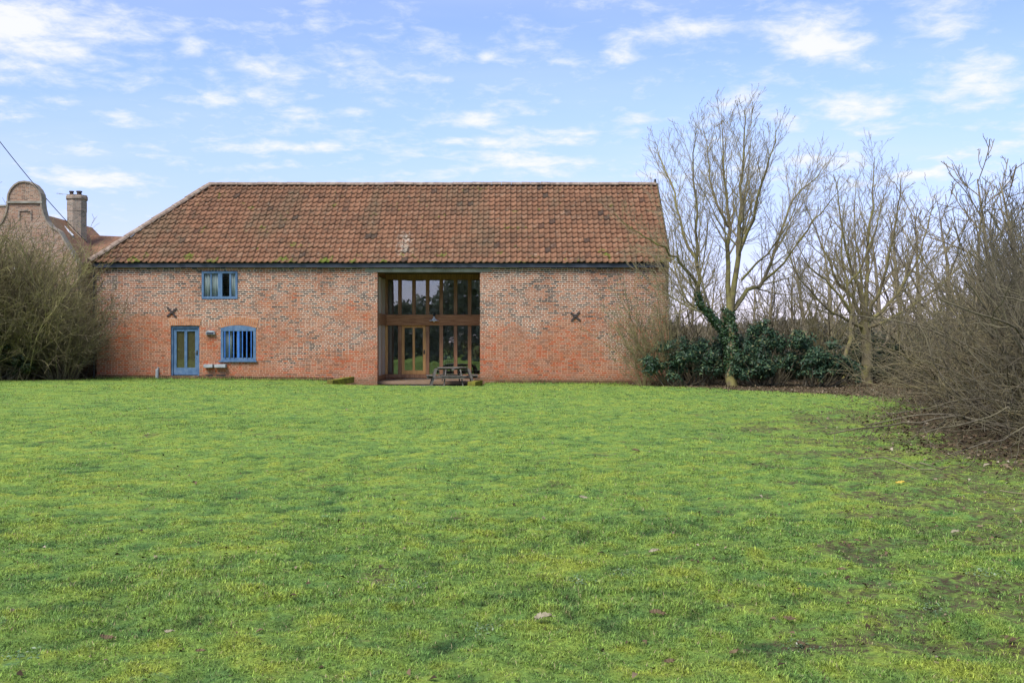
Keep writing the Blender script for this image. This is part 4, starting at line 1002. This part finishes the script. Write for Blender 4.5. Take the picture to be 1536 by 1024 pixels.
# the tall tree at the barn's corner
g = random.Random(41); TB = 37.0
base = (X_(1097, TB), TB, gz1(X_(1097, TB), TB) - .05)
trunk = [limb([(1098, 586, TB), (1097, 560, TB), (1097, 520, TB), (1096, 490, TB), (1094, 465, TB)], .23, .17, g=g)]
limbs = [limb([(1096, 528, TB), (1080, 490, TB), (1052, 455, TB - .2), (1046, 395, TB - .4), (1044, 320, TB - .6), (1040, 250, TB - .8), (1042, 195, TB - 1)], .13, .012, g=g),
         limb([(1094, 468, TB), (1091, 400, TB + .2), (1092, 315, TB + .4), (1086, 245, TB + .6), (1082, 180, TB + .7)], .125, .012, g=g),
         limb([(1096, 475, TB), (1106, 400, TB - .2), (1108, 350, TB - .5), (1112, 280, TB - .7), (1116, 215, TB - .9), (1116, 165, TB - 1)], .13, .012, g=g),
         limb([(1100, 465, TB), (1122, 435, TB + .5), (1145, 420, TB + .9), (1172, 345, TB + 1.6), (1190, 300, TB + 2), (1222, 268, TB + 2.4), (1240, 245, TB + 2.6)], .10, .01, g=g),
         limb([(1108, 380, TB - .3), (1130, 330, TB - .9), (1142, 270, TB - 1.5), (1155, 230, TB - 1.8), (1168, 190, TB - 2)], .075, .01, g=g),
         limb([(1047, 430, TB - .3), (1027, 400, TB - .8), (1006, 380, TB - 1.2), (975, 360, TB - 1.7), (948, 345, TB - 2.1), (920, 318, TB - 2.4)], .07, .010, g=g),
         limb([(1046, 400, TB - .4), (1025, 350, TB + .1), (1012, 290, TB + .5), (995, 245, TB + 1.0), (982, 210, TB + 1.2)], .07, .009, g=g),
         limb([(1145, 422, TB + .9), (1175, 395, TB + .3), (1210, 345, TB - .2), (1240, 310, TB - .6), (1262, 280, TB - 1)], .055, .009, g=g),
         limb([(1092, 340, TB + .4), (1070, 290, TB + 1.1), (1062, 230, TB + 1.7), (1054, 190, TB + 2)], .06, .009, g=g),
         limb([(1080, 492, TB), (1060, 470, TB + .6), (1030, 450, TB + 1.2), (1012, 400, TB + 1.9), (1005, 340, TB + 2.4), (975, 280, TB + 3)], .06, .009, g=g),
         limb([(1112, 420, TB - .2), (1150, 380, TB - 1.2), (1180, 340, TB - 2), (1205, 270, TB - 2.7)], .05, .009, g=g)]
crown = []
for pts, rs in limbs:
    L = sum((pts[i + 1] - pts[i]).length for i in range(len(pts) - 1)); side(crown, g, pts, rs, L, 0, LV)
tree_things('bare_tree', 'tallest bare tree, ivy at its foot, by the right corner of the barn', base, trunk + limbs, crown, M['bark_yellow'], M['bark_limb'])
print('main tree twigs', len(crown))

# ivy on that trunk
def ivy(polys, dens, name, label, seed, spread=.05):
    r_ = np.random.default_rng(seed); P, N = [], []
    for pts, rs, t0, t1 in polys:
        m = len(pts) - 1
        for i in range(int(m * t0), int(m * t1)):
            a, b = np.array(pts[i]), np.array(pts[i + 1]); L = np.linalg.norm(b - a); k = int(L * dens)
            t = r_.random((k, 1)); c = a + (b - a) * t; d = r_.normal(size=(k, 3)); ax = (b - a) / L; d -= (d @ ax)[:, None] * ax; d /= np.linalg.norm(d, axis=1, keepdims=True)
            P.append(c + d * (rs[i] + np.abs(r_.normal(0, spread, (k, 1)))));  N.append(d + r_.normal(0, .4, (k, 3)) + [0, 0, .3])
    P, N = np.concatenate(P), np.concatenate(N); L = r_.uniform(.05, .10, len(P))
    return tag(link(name, leaf_mesh(name, P, N, L, L * .9, .15, .1, seed), M['ivy']), label, 'ivy')
ivy([(*trunk[0], .25, 1), (*limbs[0], 0, .40), (*limbs[9], 0, .25)], 700, 'ivy', 'dark green ivy climbing the forked trunk of the tallest bare tree', 3)

# second tree, right of the laurels
g = random.Random(77); T2 = 38.5
base = (X_(1298, T2), T2, gz1(X_(1298, T2), T2) - .05)
trunk = [limb([(1299, 584, T2), (1298, 545, T2), (1298, 510, T2), (1296, 482, T2)], .22, .19, g=g)]
limbs = [limb([(1296, 486, T2), (1280, 450, T2 + .3), (1250, 410, T2 + .6), (1228, 350, T2 + .9), (1205, 300, T2 + 1)], .10, .009, g=g),
         limb([(1296, 484, T2), (1288, 430, T2 - .4), (1268, 370, T2 - .8), (1258, 310, T2 - 1), (1250, 262, T2 - 1.1)], .09, .009, g=g),
         limb([(1297, 484, T2), (1300, 430, T2), (1302, 360, T2 + .2), (1310, 290, T2 + .3), (1312, 235, T2 + .3)], .11, .009, g=g),
         limb([(1298, 484, T2), (1318, 440, T2 - .5), (1335, 380, T2 - 1), (1348, 310, T2 - 1.3), (1352, 262, T2 - 1.5)], .09, .009, g=g),
         limb([(1299, 486, T2), (1335, 455, T2 + .6), (1372, 400, T2 + 1), (1392, 340, T2 + 1.3), (1400, 300, T2 + 1.4)], .09, .009, g=g),
         limb([(1299, 492, T2), (1340, 475, T2 - .8), (1395, 440, T2 - 1.4), (1440, 400, T2 - 1.8), (1470, 350, T2 - 2)], .08, .009, g=g),
         limb([(1296, 492, T2), (1262, 475, T2 - .8), (1225, 450, T2 - 1.3), (1190, 400, T2 - 1.6), (1170, 350, T2 - 1.8)], .075, .009, g=g),
         limb([(1297, 480, T2), (1290, 400, T2 + .9), (1282, 340, T2 + 1.4), (1284, 270, T2 + 1.7)], .07, .009, g=g)]
crown = []
for pts, rs in limbs:
    L = sum((pts[i + 1] - pts[i]).length for i in range(len(pts) - 1)); side(crown, g, pts, rs, L, 0, LV)
tree_things('bare_tree', 'wide bare tree with a short thick straight trunk right of the laurels', base, trunk + limbs, crown, M['bark_yellow'], M['bark_limb'])

g = random.Random(78); T3 = 37.3
base = (X_(1270, T3), T3, gz1(X_(1270, T3), T3) - .05)
trunk = [limb([(1268, 584, T3), (1266, 550, T3), (1275, 510, T3), (1276, 470, T3), (1268, 420, T3), (1262, 360, T3), (1268, 300, T3)], .12, .012, g=g)]
limbs = [limb([(1276, 470, T3), (1250, 430, T3 - .4), (1215, 400, T3 - .8), (1188, 350, T3 - 1)], .06, .009, g=g), limb([(1270, 430, T3), (1296, 390, T3 - .5), (1318, 330, T3 - .8), (1326, 290, T3 - 1)], .055, .009, g=g)]
crown = []
for pts, rs in trunk + limbs:
    L = sum((pts[i + 1] - pts[i]).length for i in range(len(pts) - 1)); side(crown, g, pts[len(pts) // 3:], rs[len(pts) // 3:], L * .7, 0, LV)
tree_things('bare_tree', 'slender leaning bare tree with a yellow lichened stem between laurels and wide tree', base, trunk + limbs, crown, M['bark_yellow'], M['bark_olive'])

def shrub_mesh(name, seed, n, h, spread, LVs, lean=(0, 0), r0=.02, base_r=.35, up0=1.0):
    g = random.Random(seed); out = []
    for i in range(n):
        a = g.uniform(0, 6.283); q = g.random() ** .6
        p = Vector((math.cos(a) * base_r * q, math.sin(a) * base_r * q, -.05))
        d = Vector((math.cos(a) * spread * q + lean[0] * g.uniform(.4, 1.2), math.sin(a) * spread * q + lean[1] * g.uniform(.4, 1.2), up0 * g.uniform(.55, 1.15)))
        grow(out, g, p, d, h * g.uniform(.55, 1.12), r0 * g.uniform(.6, 1.3), 0, LVs)
    return tube_mesh(name, out)

# bare shrubs in front of the barn's right end
SH = [dict(n=3.2, t0=.18, ang=32, len=.36, rr=.6, seg=9, wob=.07, up=.03, rmin=.007, tip=.3), dict(n=4.5, t0=.1, ang=36, len=.5, rr=.6, seg=5, wob=.10, up=.05, rmin=.0055), dict(n=0, t0=0, ang=30, len=.4, seg=4, wob=.12, up=.05, rmin=.005, tip=.6)]
def bare_shrub(me, mat, x, y, rz, s, label, cat='shrub', group=None):
    o = empty('bare_shrub', (x, y, gz1(x, y)), rz, label, cat, group); o.scale = (s, s, s)
    c = bpy.data.objects.new('stems', me); C.objects.link(c); c.parent = o
    if not me.materials: me.materials.append(mat)
    return o
mA = shrub_mesh('stems', 11, 26, 4.4, .55, SH, lean=(-.42, -.05), r0=.024)
bare_shrub(mA, M['bark_olive'], X_(1000, 38.2), 38.1, 0, 1.0, 'bare shrub arching leftwards across the right end of the barn wall')
mB = shrub_mesh('stems', 12, 24, 3.4, .7, SH, r0=.02)
bare_shrub(mB, M['bark_olive'], X_(968, 37.4), 37.9, .3, .72, 'small bare shrub at the foot of the barn wall, left of the laurels')
mC = shrub_mesh('stems', 13, 30, 4.0, .6, SH, r0=.022)
bare_shrub(mC, M['bark_grey'], X_(1048, 40), 40.2, 1.0, 1.0, 'twiggy bare shrub behind the ivy covered trunk')
bare_shrub(mC, None, X_(1172, 41), 41.3, 2.6, 1.05, 'twiggy bare shrub rising behind the tall laurel')
bare_shrub(mB, None, X_(1232, 40), 40.0, 1.6, 1.25, 'twiggy bare shrub behind the gap between laurel and slender tree')
bare_shrub(mC, None, X_(1405, 36), 36.0, .4, .85, 'bare shrub at the back of the bed, right of the thick trunk')
bare_shrub(mB, None, X_(1440, 34), 34.0, 4.2, 1.25, 'bare shrub at the far end of the right hand thicket')

# evergreen laurels
def laurel(x, y, lobes, n, label, seed, mat='laurel', L0=.10, L1=.17, ratio=.40, name='laurel_bush', stems=9):
    z = gz1(x, y); o = empty(name, (x, y, z), 0, label, 'bush'); r_ = np.random.default_rng(seed); P, N = [], []
    gl = random.Random(seed * 7); fine_ = []
    for cx_, cy_, cz_, R_l in lobes:      # break each mass into ragged sprays, some of them sticking out
        for q in range(10):
            dv = rv(gl).normalized() * R_l * gl.uniform(.35, 1.0); dv.z *= .8
            fine_.append((cx_ + dv.x, cy_ + dv.y, max(.12, (cz_ + dv.z) * 1.25), R_l * gl.uniform(.22, .50)))
    main_, lobes = lobes, fine_
    tot = sum(l[3] ** 2 for l in lobes)
    for cx_, cy_, cz_, R in lobes:
        k = int(2.1 * n * R * R / tot); d = r_.normal(size=(k, 3)); d /= np.linalg.norm(d, axis=1, keepdims=True)
        rad_ = R * (1.1 - np.abs(r_.normal(0, .38, (k, 1)))) * (1 + .22 * np.sin(d[:, :1] * 7 + seed) * np.cos(d[:, 2:] * 8))
        q = np.array([cx_, cy_, cz_]) + d * rad_ * [1, 1, .85]; q[:, 2] = np.maximum(q[:, 2], .05 + .2 * r_.random(k)); P.append(q); N.append(d * .8 + r_.normal(0, .45, (k, 3)) + [0, -.1, .55])
    P, N = np.concatenate(P), np.concatenate(N); L = r_.uniform(L0 * .7, L1, len(P))
    link('foliage', leaf_mesh('foliage', P, N, L, L * ratio, .12, .2, seed), M[mat], o)
    g = random.Random(seed); polys = []
    for l in main_:
        for k in range(stems):
            b = Vector((l[0] * .5 + g.uniform(-.25, .25), l[1] * .5 + g.uniform(-.2, .2), -.05)); e = Vector(l[:3]) + rv(g) * l[3] * .45
            mid = b.lerp(e, .5) + rv(g) * .1; polys.append(([b, b.lerp(mid, .5), mid, mid.lerp(e, .5), e], [.022, .019, .016, .012, .007]))
    link('stems', tube_mesh('stems', polys), M['bark_dark'], o); return o
laurel(X_(1022, 37.2), 37.2, [(-.8, 0, .75, .62), (0, -.1, 1.0, .8), (.7, .1, .9, .7), (-.3, -.3, .5, .5), (1.2, 0, .55, .5)], 2300, 'loose dark laurel bush between the barn corner and the ivy covered trunk', 5)
laurel(X_(1150, 36.8), 36.8, [(-.65, 0, 1.1, .75), (.2, -.2, 1.15, .85), (.0, .2, 1.6, .55), (.8, -.2, .75, .6), (-.1, -.6, .6, .55), (-.9, -.3, .5, .45)], 3600, 'broad glossy dark laurel bush just right of the ivy covered trunk', 6)
laurel(X_(1222, 36.2), 36.2, [(-.35, 0, 1.1, .7), (.4, -.1, .95, .65), (.1, -.4, .55, .6), (.95, 0, .6, .5), (1.5, .2, .45, .45)], 3000, 'rounded dark laurel bush beside the slender yellow stemmed tree', 7)
laurel(X_(1086, 38.6), 38.6, [(-.7, 0, 1.0, .7), (.2, 0, 1.15, .75), (.9, .1, 1.0, .65)], 2400, 'dark evergreen bush filling the gap behind the ivy covered trunk', 9)
laurel(X_(1330, 40.2), 40.4, [(-1.0, 0, .8, .8), (.1, 0, 1.0, .8), (1.3, 0, 1.2, .95), (2.4, 0, .9, .8)], 3600, 'shaded dark evergreen bush behind the thick straight trunk', 8, 'green')

# big bare thicket on the right
TH_ = [dict(n=3.0, t0=.10, ang=50, len=.36, rr=.55, seg=14, wob=.14, up=-.012, rmin=.007, tip=.35, fall=.6), dict(n=4.4, t0=.08, ang=52, len=.5, rr=.62, seg=7, wob=.20, up=.03, rmin=.005, fall=.5), dict(n=0, t0=0, ang=40, len=.4, seg=5, wob=.2, up=.04, rmin=.0038, tip=.6)]
t1 = shrub_mesh('stems', 31, 105, 3.7, 1.15, TH_, r0=.022, base_r=1.1)
t2 = shrub_mesh('stems', 32, 100, 3.9, 1.05, TH_, r0=.023, base_r=1.0)
TU = [dict(n=2.6, t0=.25, ang=30, len=.32, rr=.55, seg=10, wob=.06, up=.02, rmin=.007, tip=.3), dict(n=4.5, t0=.1, ang=36, len=.48, rr=.6, seg=6, wob=.10, up=.05, rmin=.0045), dict(n=0, t0=0, ang=40, len=.4, seg=4, wob=.14, up=.05, rmin=.0035, tip=.6)]
t3 = shrub_mesh('stems', 33, 46, 5.6, .62, TU, r0=.032, base_r=.5)
for me, mat, x, y, rz, s, lab in ((t1, 'bark_dark', 9.1, 15.2, 0, 1.0, 'dense dark bare thicket nearest the camera at the right edge of the lawn'),
                                  (t2, 'bark_grey', 10.2, 18.6, 1.2, 1.0, 'second bare thicket along the right edge, arching over the worn grass'),
                                  (t1, 'bark_dark', 11.6, 22.3, 2.4, 1.0, 'third bare thicket along the right edge, behind the arching one'),
                                  (t2, 'bark_grey', 14.6, 26.8, 4.0, 1.0, 'fourth bare thicket along the right edge, where the leafy bed turns'),
                                  (t1, 'bark_dark', 17.4, 31.0, 5.2, 1.0, 'farthest bare thicket along the right edge, beside the wide bare tree'),
                                  (t2, 'bark_grey', 8.9, 12.6, 2.2, .62, 'low bare thicket at the near right corner of the leafy bed'),
                                  (t2, 'bark_dark', 11.0, 16.9, 3.3, 1.0, 'dark bare thicket filling the right edge behind the nearest one'),
                                  (t1, 'bark_dark', 12.6, 20.4, 0.7, 1.05, 'dark bare thicket deep behind the second and third at the right'),
                                  (t2, 'bark_dark', 13.6, 24.4, 5.5, 1.05, 'dark bare thicket deep behind the third and fourth at the right'),
                                  (t1, 'bark_grey', 12.4, 25.3, 1.9, .8, 'low bare thicket leaning over the leafy bed before the fourth'),
                                  (t3, 'bark_dark', 9.6, 16.6, 0.5, .74, 'tall upright bare shrub rising out of the nearest thickets'),
                                  (t3, 'bark_dark', 11.1, 20.3, 2.0, .76, 'tall upright bare shrub rising between the second and third thickets'),
                                  (t3, 'bark_grey', 10.4, 18.4, 5.1, .74, 'tall upright bare shrub at the right edge of the photo, behind the nearest one'),
                                  (t3, 'bark_grey', 12.6, 23.0, 1.1, .86, 'tall upright bare shrub behind the third thicket'),
                                  (t3, 'bark_dark', 13.4, 25.0, 3.7, .9, 'tall upright bare shrub rising above the far thickets')):
    bare_shrub(me, M[mat], x, y, rz, s, lab)

# bushes at the barn's left corner
dict_l3 = [dict(n=2.6, t0=.2, ang=32, len=.36, rr=.55, seg=10, wob=.08, up=.02, rmin=.010, tip=.3), dict(n=4.2, t0=.1, ang=38, len=.5, rr=.6, seg=6, wob=.12, up=.03, rmin=.0075), dict(n=0, t0=0, ang=40, len=.4, seg=4, wob=.14, up=.04, rmin=.006, tip=.6)]
LB = [dict(n=3.0, t0=.15, ang=36, len=.40, rr=.6, seg=12, wob=.11, up=.015, rmin=.010, tip=.35), dict(n=4.2, t0=.1, ang=34, len=.5, rr=.6, seg=6, wob=.10, up=.0, rmin=.0075), dict(n=0, t0=0, ang=30, len=.4, seg=4, wob=.12, up=.0, rmin=.006, tip=.6)]
l1 = shrub_mesh('stems', 51, 60, 5.5, .62, LB, r0=.034, base_r=.8)
l2 = shrub_mesh('stems', 52, 56, 4.8, .85, LB, r0=.03, base_r=.7)
for me, x, y, rz, s, lab in ((l1, -18.8, 37.6, 0, .95, 'olive arching bare bush against the left corner of the barn'), (l2, -20.2, 37.0, 1.4, 1.05, 'broad olive bare bush at the left edge of the lawn'),
                             (l1, -21.0, 38.2, 2.7, 1.05, 'tall olive bare bush in front of the curved gable'), (l2, -22.3, 37.2, 3.9, 1.2, 'olive bare bush at the far left edge of the photo'), (l1, -20.0, 38.9, 4.4, 1.02, 'tallest tan bare bush, before the farmhouse roof and chimney'), (l1, -22.6, 39.4, 0.9, 1.06, 'tall tan bare bush behind the far left bush'),
                             (l2, -17.2, 38.2, 5.0, .78, 'small olive bare bush by the barn downpipe')):
    bare_shrub(me, M['bark_tan' if me is l1 else 'bark_grey'], x, y, rz, s, lab)
l3 = shrub_mesh('stems', 53, 40, 6.2, .5, dict_l3, r0=.034, base_r=.6)
bare_shrub(l3, M['bark_grey'], -21.9, 38.6, .3, 1.0, 'tall open brown shrub whose twigs screen the curved gable')
bare_shrub(l3, None, -20.0, 39.0, 2.2, .9, 'tall open brown shrub whose twigs screen the farmhouse roof')
bare_shrub(l3, None, -18.1, 38.6, 4.4, .66, 'small open brown shrub crossing the barn downpipe')
laurel(-19.3, 36.95, [(-1.6, 0, .8, .8), (-.6, -.1, .95, .85), (.5, 0, .8, .7), (1.1, .1, .5, .5)], 3600, 'low dark green leafy bush at the foot of the left bushes', 15, 'green', .08, .15, .5, 'evergreen_bush')
laurel(-21.6, 36.9, [(-.6, 0, 1.0, .9), (.6, -.1, .9, .8)], 2400, 'dark green leafy bush at the far left edge of the lawn', 16, 'green', .08, .15, .5, 'evergreen_bush')

# a bare tree just outside the picture on the left: its twigs reach in
g = random.Random(91); base = (-19.9, 33.5, gz1(-19.9, 33.5) - .05); b = Vector(base); tr_, cr_ = [], []
LT = [dict(n=8, t0=.35, ang=38, len=.5, rr=.55, seg=10, wob=.03, up=.1, tip=.2, rmin=.02)] + LV[:3]; LT[1] = dict(LV[0], n=1.4)
tmp = []; grow(tmp, g, b, Vector((-.16, .05, 1)), 8.6, .16, 0, LT)
tree_things('bare_tree', 'bare tree at the far left edge whose twigs reach into the sky', base, tmp[:1], tmp[1:], M['bark_grey'], M['bark_twig'])

# bare trees farther back on the right
BT = [dict(n=13, t0=.14, ang=44, len=.5, rr=.55, seg=10, wob=.05, up=.08, tip=.15, rmin=.02), dict(n=2.6, t0=.12, ang=38, len=.5, rr=.6, seg=7, wob=.09, up=.06, rmin=.016, fall=.6), dict(n=3.6, t0=.1, ang=38, len=.5, rr=.6, seg=5, wob=.11, up=.06, rmin=.012), dict(n=0, t0=0, ang=30, len=.4, seg=4, wob=.12, up=.05, rmin=.010, tip=.6)]
far_me = []
for sdd in (61, 62, 63):
    o_ = []; grow(o_, random.Random(sdd), Vector((0, 0, -.1)), Vector((.05, 0, 1)), 6.0, .14, 0, BT)
    far_me.append((tube_mesh('trunk', o_[:1]), tube_mesh('crown', o_[1:])))
gt = random.Random(8)
spots = [(1018, 62, .72), (1038, 58, .86), (1066, 64, .8), (1092, 60, .75), (1128, 66, .85), (1150, 57, .78), (1186, 63, .82), (1212, 58, .8), (1246, 62, .86), (1278, 66, .9), (1322, 58, .9), (1352, 60, .95), (1384, 55, .9), (1420, 57, 1), (1462, 54, 1.0), (1500, 58, 1.1), (1540, 55, 1.1)]
FL = ['nearest the barn corner', 'second from the barn corner', 'left of the ivy covered trunk', 'straight behind the ivy covered trunk', 'above the broad laurel', 'behind the broad laurel', 'right of the broad laurel', 'behind the rounded laurel',
      'left of the slender yellow stem', 'behind the slender yellow stem', 'just right of the thick straight trunk', 'left of the right thickets', 'above the farthest thicket', 'behind the fourth thicket', 'behind the tall upright shrubs', 'second from the right edge of the photo', 'at the right edge of the photo']
for (px, Y, s_), lab in zip(spots, FL):
    o = empty('hedgerow_tree', (X_(px, Y), Y, gz1(X_(px, Y), Y)), gt.uniform(0, 6), 'small bare hedgerow tree in the distance, ' + lab, 'tree', 'bare trees beyond the garden'); s_ *= 1.22 + .40 * min(max((px - 1130) / 120, 0), 1); o.scale = (s_, s_, s_ * gt.uniform(.9, 1.08))
    for nm, me in zip(('trunk', 'crown'), far_me[gt.randrange(3)]):
        c = bpy.data.objects.new(nm, me); C.objects.link(c); c.parent = o
        if not me.materials: me.materials.append(M['bark_far'])

# far hedges and woods: masses of twigs no one could count
def wood(name, label, P, N, L, mat, seed):
    return tag(link(name, leaf_mesh(name, P, N, L, L * .35, .1, .1, seed), mat), label, 'woods', kind='stuff')
r_ = np.random.default_rng(70); n = 60000
x = r_.uniform(8, 110, n); y = r_.uniform(80, 96, n) + 0 * x; hgt = 1.9 + 2.2 * fbm(x * .13, x * .0 + 3, 5) + 1.4 * (fbm(x * .6, x * .0 + 8, 6) - .5)
z = r_.random(n) ** .8 * hgt
wood('far_hedgerow', 'grey brown hedgerow along the field far behind the garden', np.stack([x, y, z], -1), r_.normal(0, 1, (n, 3)), r_.uniform(.3, .8, n), leaf_mat('far_hedge_twigs', [(0, (.07, .062, .045)), (.6, (.135, .12, .095)), (1, (.20, .18, .145))], .9, .1, .1), 71)
n = 26000
x = r_.uniform(5.5, 34, n); y = 43.5 + r_.normal(0, .7, n) + .02 * x; hgt = .5 + 1.5 * fbm(x * .5, x * 0 + 4, 15); z = r_.random(n) * hgt
tag(link('undergrowth', leaf_mesh('undergrowth', np.stack([x, y, z], -1), r_.normal(0, 1, (n, 3)), r_.uniform(.12, .3, n), .09, .1, .2, 77), leaf_mat('undergrowth_leaf', [(0, (.025, .032, .014)), (.5, (.06, .06, .03)), (.8, (.10, .085, .05)), (1, (.15, .12, .08))], .8, .1, .1)), 'low tangled undergrowth behind the trees at the back of the bed', 'undergrowth', kind='stuff')
n = 60000   # behind the camera: what the glass reflects
x = r_.uniform(-32, 32, n); hgt = 3.0 + 6.2 * fbm(x * .19, x * 0 + 1, 12) + 2.0 * (fbm(x * .7, x * 0, 13) - .5); z = r_.random(n) ** .75 * hgt; y = -13 + r_.normal(0, 1.1, n)
wood('woods', 'dark trees bounding the lawn behind the camera, seen in the glass', np.stack([x, y, z], -1), r_.normal(0, 1, (n, 3)), r_.uniform(.35, .8, n), M['far_wood'], 72)

# ------------------------------------------------------------------ single leaves, sticks and weeds on the lawn
def on_lawn(px, py):
    Y = 8.0
    for _ in range(30): Y = (EYE - gz1(X_(px, Y), Y)) * F / (py - 512)
    return X_(px, Y), Y
def lobed(size, seed):
    """A curled, lobed dead oak leaf with a stalk."""
    g = random.Random(seed); mb = MB(); n = 12; up, lo = [], []
    for i in range(n + 1):
        t = i / n; env = math.sin(math.pi * min(1, t * .92 + .06)) ** .7
        wv = size * .27 * env * ((1.0, .55, .92, .6)[i % 4]) * g.uniform(.8, 1.15)
        x_ = size * (t - .5); zc_ = size * (.10 * math.sin(t * 3 + seed) + .03 * g.random()); cu = size * g.uniform(.04, .16)
        up.append((x_ + g.uniform(-.02, .02) * size, wv, zc_ + cu)); lo.append((x_ + g.uniform(-.02, .02) * size, -wv * g.uniform(.8, 1.1), zc_ + cu * g.uniform(.2, 1)))
    mid = [(size * (i / n - .5), 0, size * .10 * math.sin(i / n * 3 + seed)) for i in range(n + 1)]
    m_ = n + 1; top_ = up + mid + lo; bot = [(a, b, c - .002) for a, b, c in top_]; k_ = 3 * m_
    fs = [(r_ * m_ + i + 1, r_ * m_ + i, (r_ + 1) * m_ + i, (r_ + 1) * m_ + i + 1) for r_ in range(2) for i in range(n)]
    mb.poly(top_ + bot, fs + [tuple(k_ + q for q in reversed(f)) for f in fs] + [(i, i + 1, k_ + i + 1, k_ + i) for i in range(n)] + [(2 * m_ + i + 1, 2 * m_ + i, k_ + 2 * m_ + i, k_ + 2 * m_ + i + 1) for i in range(n)])
    mb.bar((size * .49, 0, mid[-1][2]), (size * .68, size * .05, mid[-1][2] - .004), .003, .003)
    return mb
LEAVES = [(815, 934, .125, 'leaf_pale', 'large pale curled dead leaf lying in the middle foreground'), (986, 927, .11, 'leaf_brown', 'large brown dead leaf right of the pale curled leaf'),
          (1004, 1000, .07, 'leaf_brown', 'small brown dead leaf at the bottom edge below the large brown leaf'), (1184, 934, .08, 'leaf_brown', 'ragged brown dead leaf on the grass at lower right'),
          (1101, 985, .06, 'leaf_brown', 'small russet dead leaf near the bottom, between lower right leaves'), (1350, 727, .11, 'leaf_yellow', 'yellow dead leaf on the worn grass by the right thicket'),
          (981, 834, .09, 'leaf_pale', 'pale narrow dead leaf above the pair of curled leaves'), (954, 679, .16, 'leaf_brown', 'brown dead leaf far out on the lawn right of centre'),
          (875, 750, .10, 'leaf_pale', 'small pale dead leaf on the lawn left of the worn patch'), (160, 963, .085, 'leaf_brown', 'russet dead leaf in the lower left of the lawn'),
          (253, 954, .06, 'leaf_pale', 'small pale dead leaf right of the lower left russet leaf'), (300, 984, .055, 'leaf_brown', 'orange brown dead leaf near the bottom left edge'),
          (1262, 860, .07, 'leaf_brown', 'dark folded dead leaf on bright moss at the right'), (1433, 803, .09, 'leaf_pale', 'pale dead leaf among worn earth at the far right'),
          (1202, 973, .07, 'leaf_brown', 'purplish dead leaf standing in the grass at lower right')]
for i, (px, py, s_, mt, lab) in enumerate(LEAVES):
    x, y = on_lawn(px, py)
    o = lobed(s_ * .85, i).build('fallen_leaf', M[mt]); o.location = (x, y, gz1(x, y) + .03); o.rotation_euler = (rad(24), rad((i * 37) % 24 - 12), rad((i * 71) % 50 - 20))
    tag(o, lab, 'leaf', 'fallen leaves on the lawn')
for pts, rr_, lab in (([(1288, 690), (1325, 689), (1352, 697), (1378, 706), (1404, 706)], .009, 'long pale bent stick lying on the worn grass by the thicket'), ([(1380, 696), (1412, 705), (1440, 697)], .008, 'short pale stick lying at the edge of the leafy earth'),
                      ([(1500, 738), (1520, 741), (1545, 744)], .006, 'thin dark stick on the grass at the right edge')):
    P_ = []
    for px, py in pts:
        x, y = on_lawn(px, py); P_.append((x, y, gz1(x, y) + .02))
    tag(MB().tube(P_, [rr_ * (1 - .15 * k) for k in range(len(P_))], 6).build('stick', M['bark_far']), lab, 'stick', 'sticks on the grass')
WEEDS = [(608, 874, .16, 'largest silvery weed rosette in the lawn left of centre'), (35, 985, .12, 'silvery weed rosette in the bottom left corner of the lawn'), (938, 860, .11, 'silvery weed rosette above the pale curled leaf'), (1390, 915, .13, 'silvery weed rosette near the lower right earth patches'),
         (868, 872, .10, 'small silvery weed between the largest rosette and centre right'), (1205, 968, .11, 'silvery weed at the bottom beside the purplish leaf'), (685, 687, .14, 'pale weed patch far out in the middle of the lawn'), (1480, 860, .12, 'silvery weed among earth at the right edge'), (735, 945, .09, 'silvery weed left of the pale curled leaf')]
for i, (px, py, R, lab) in enumerate(WEEDS):
    x, y = on_lawn(px, py); rw = np.random.default_rng(100 + i); n = 80
    a = rw.uniform(0, 6.28, n); q = R * 1.25 * rw.random(n) ** .8; P_ = np.stack([np.cos(a) * q, np.sin(a) * q, rw.uniform(.002, .016, n)], -1)
    o = link('weed', leaf_mesh('weed', P_, np.stack([rw.normal(0, .5, n), rw.normal(0, .5, n), np.ones(n)], -1), rw.uniform(.015, .035, n), .010, .2, .2, i), M['weed']); o.location = (x, y, gz1(x, y))
    tag(o, lab, 'weed', 'silvery weeds in the lawn')
print('objects', len(bpy.data.objects))
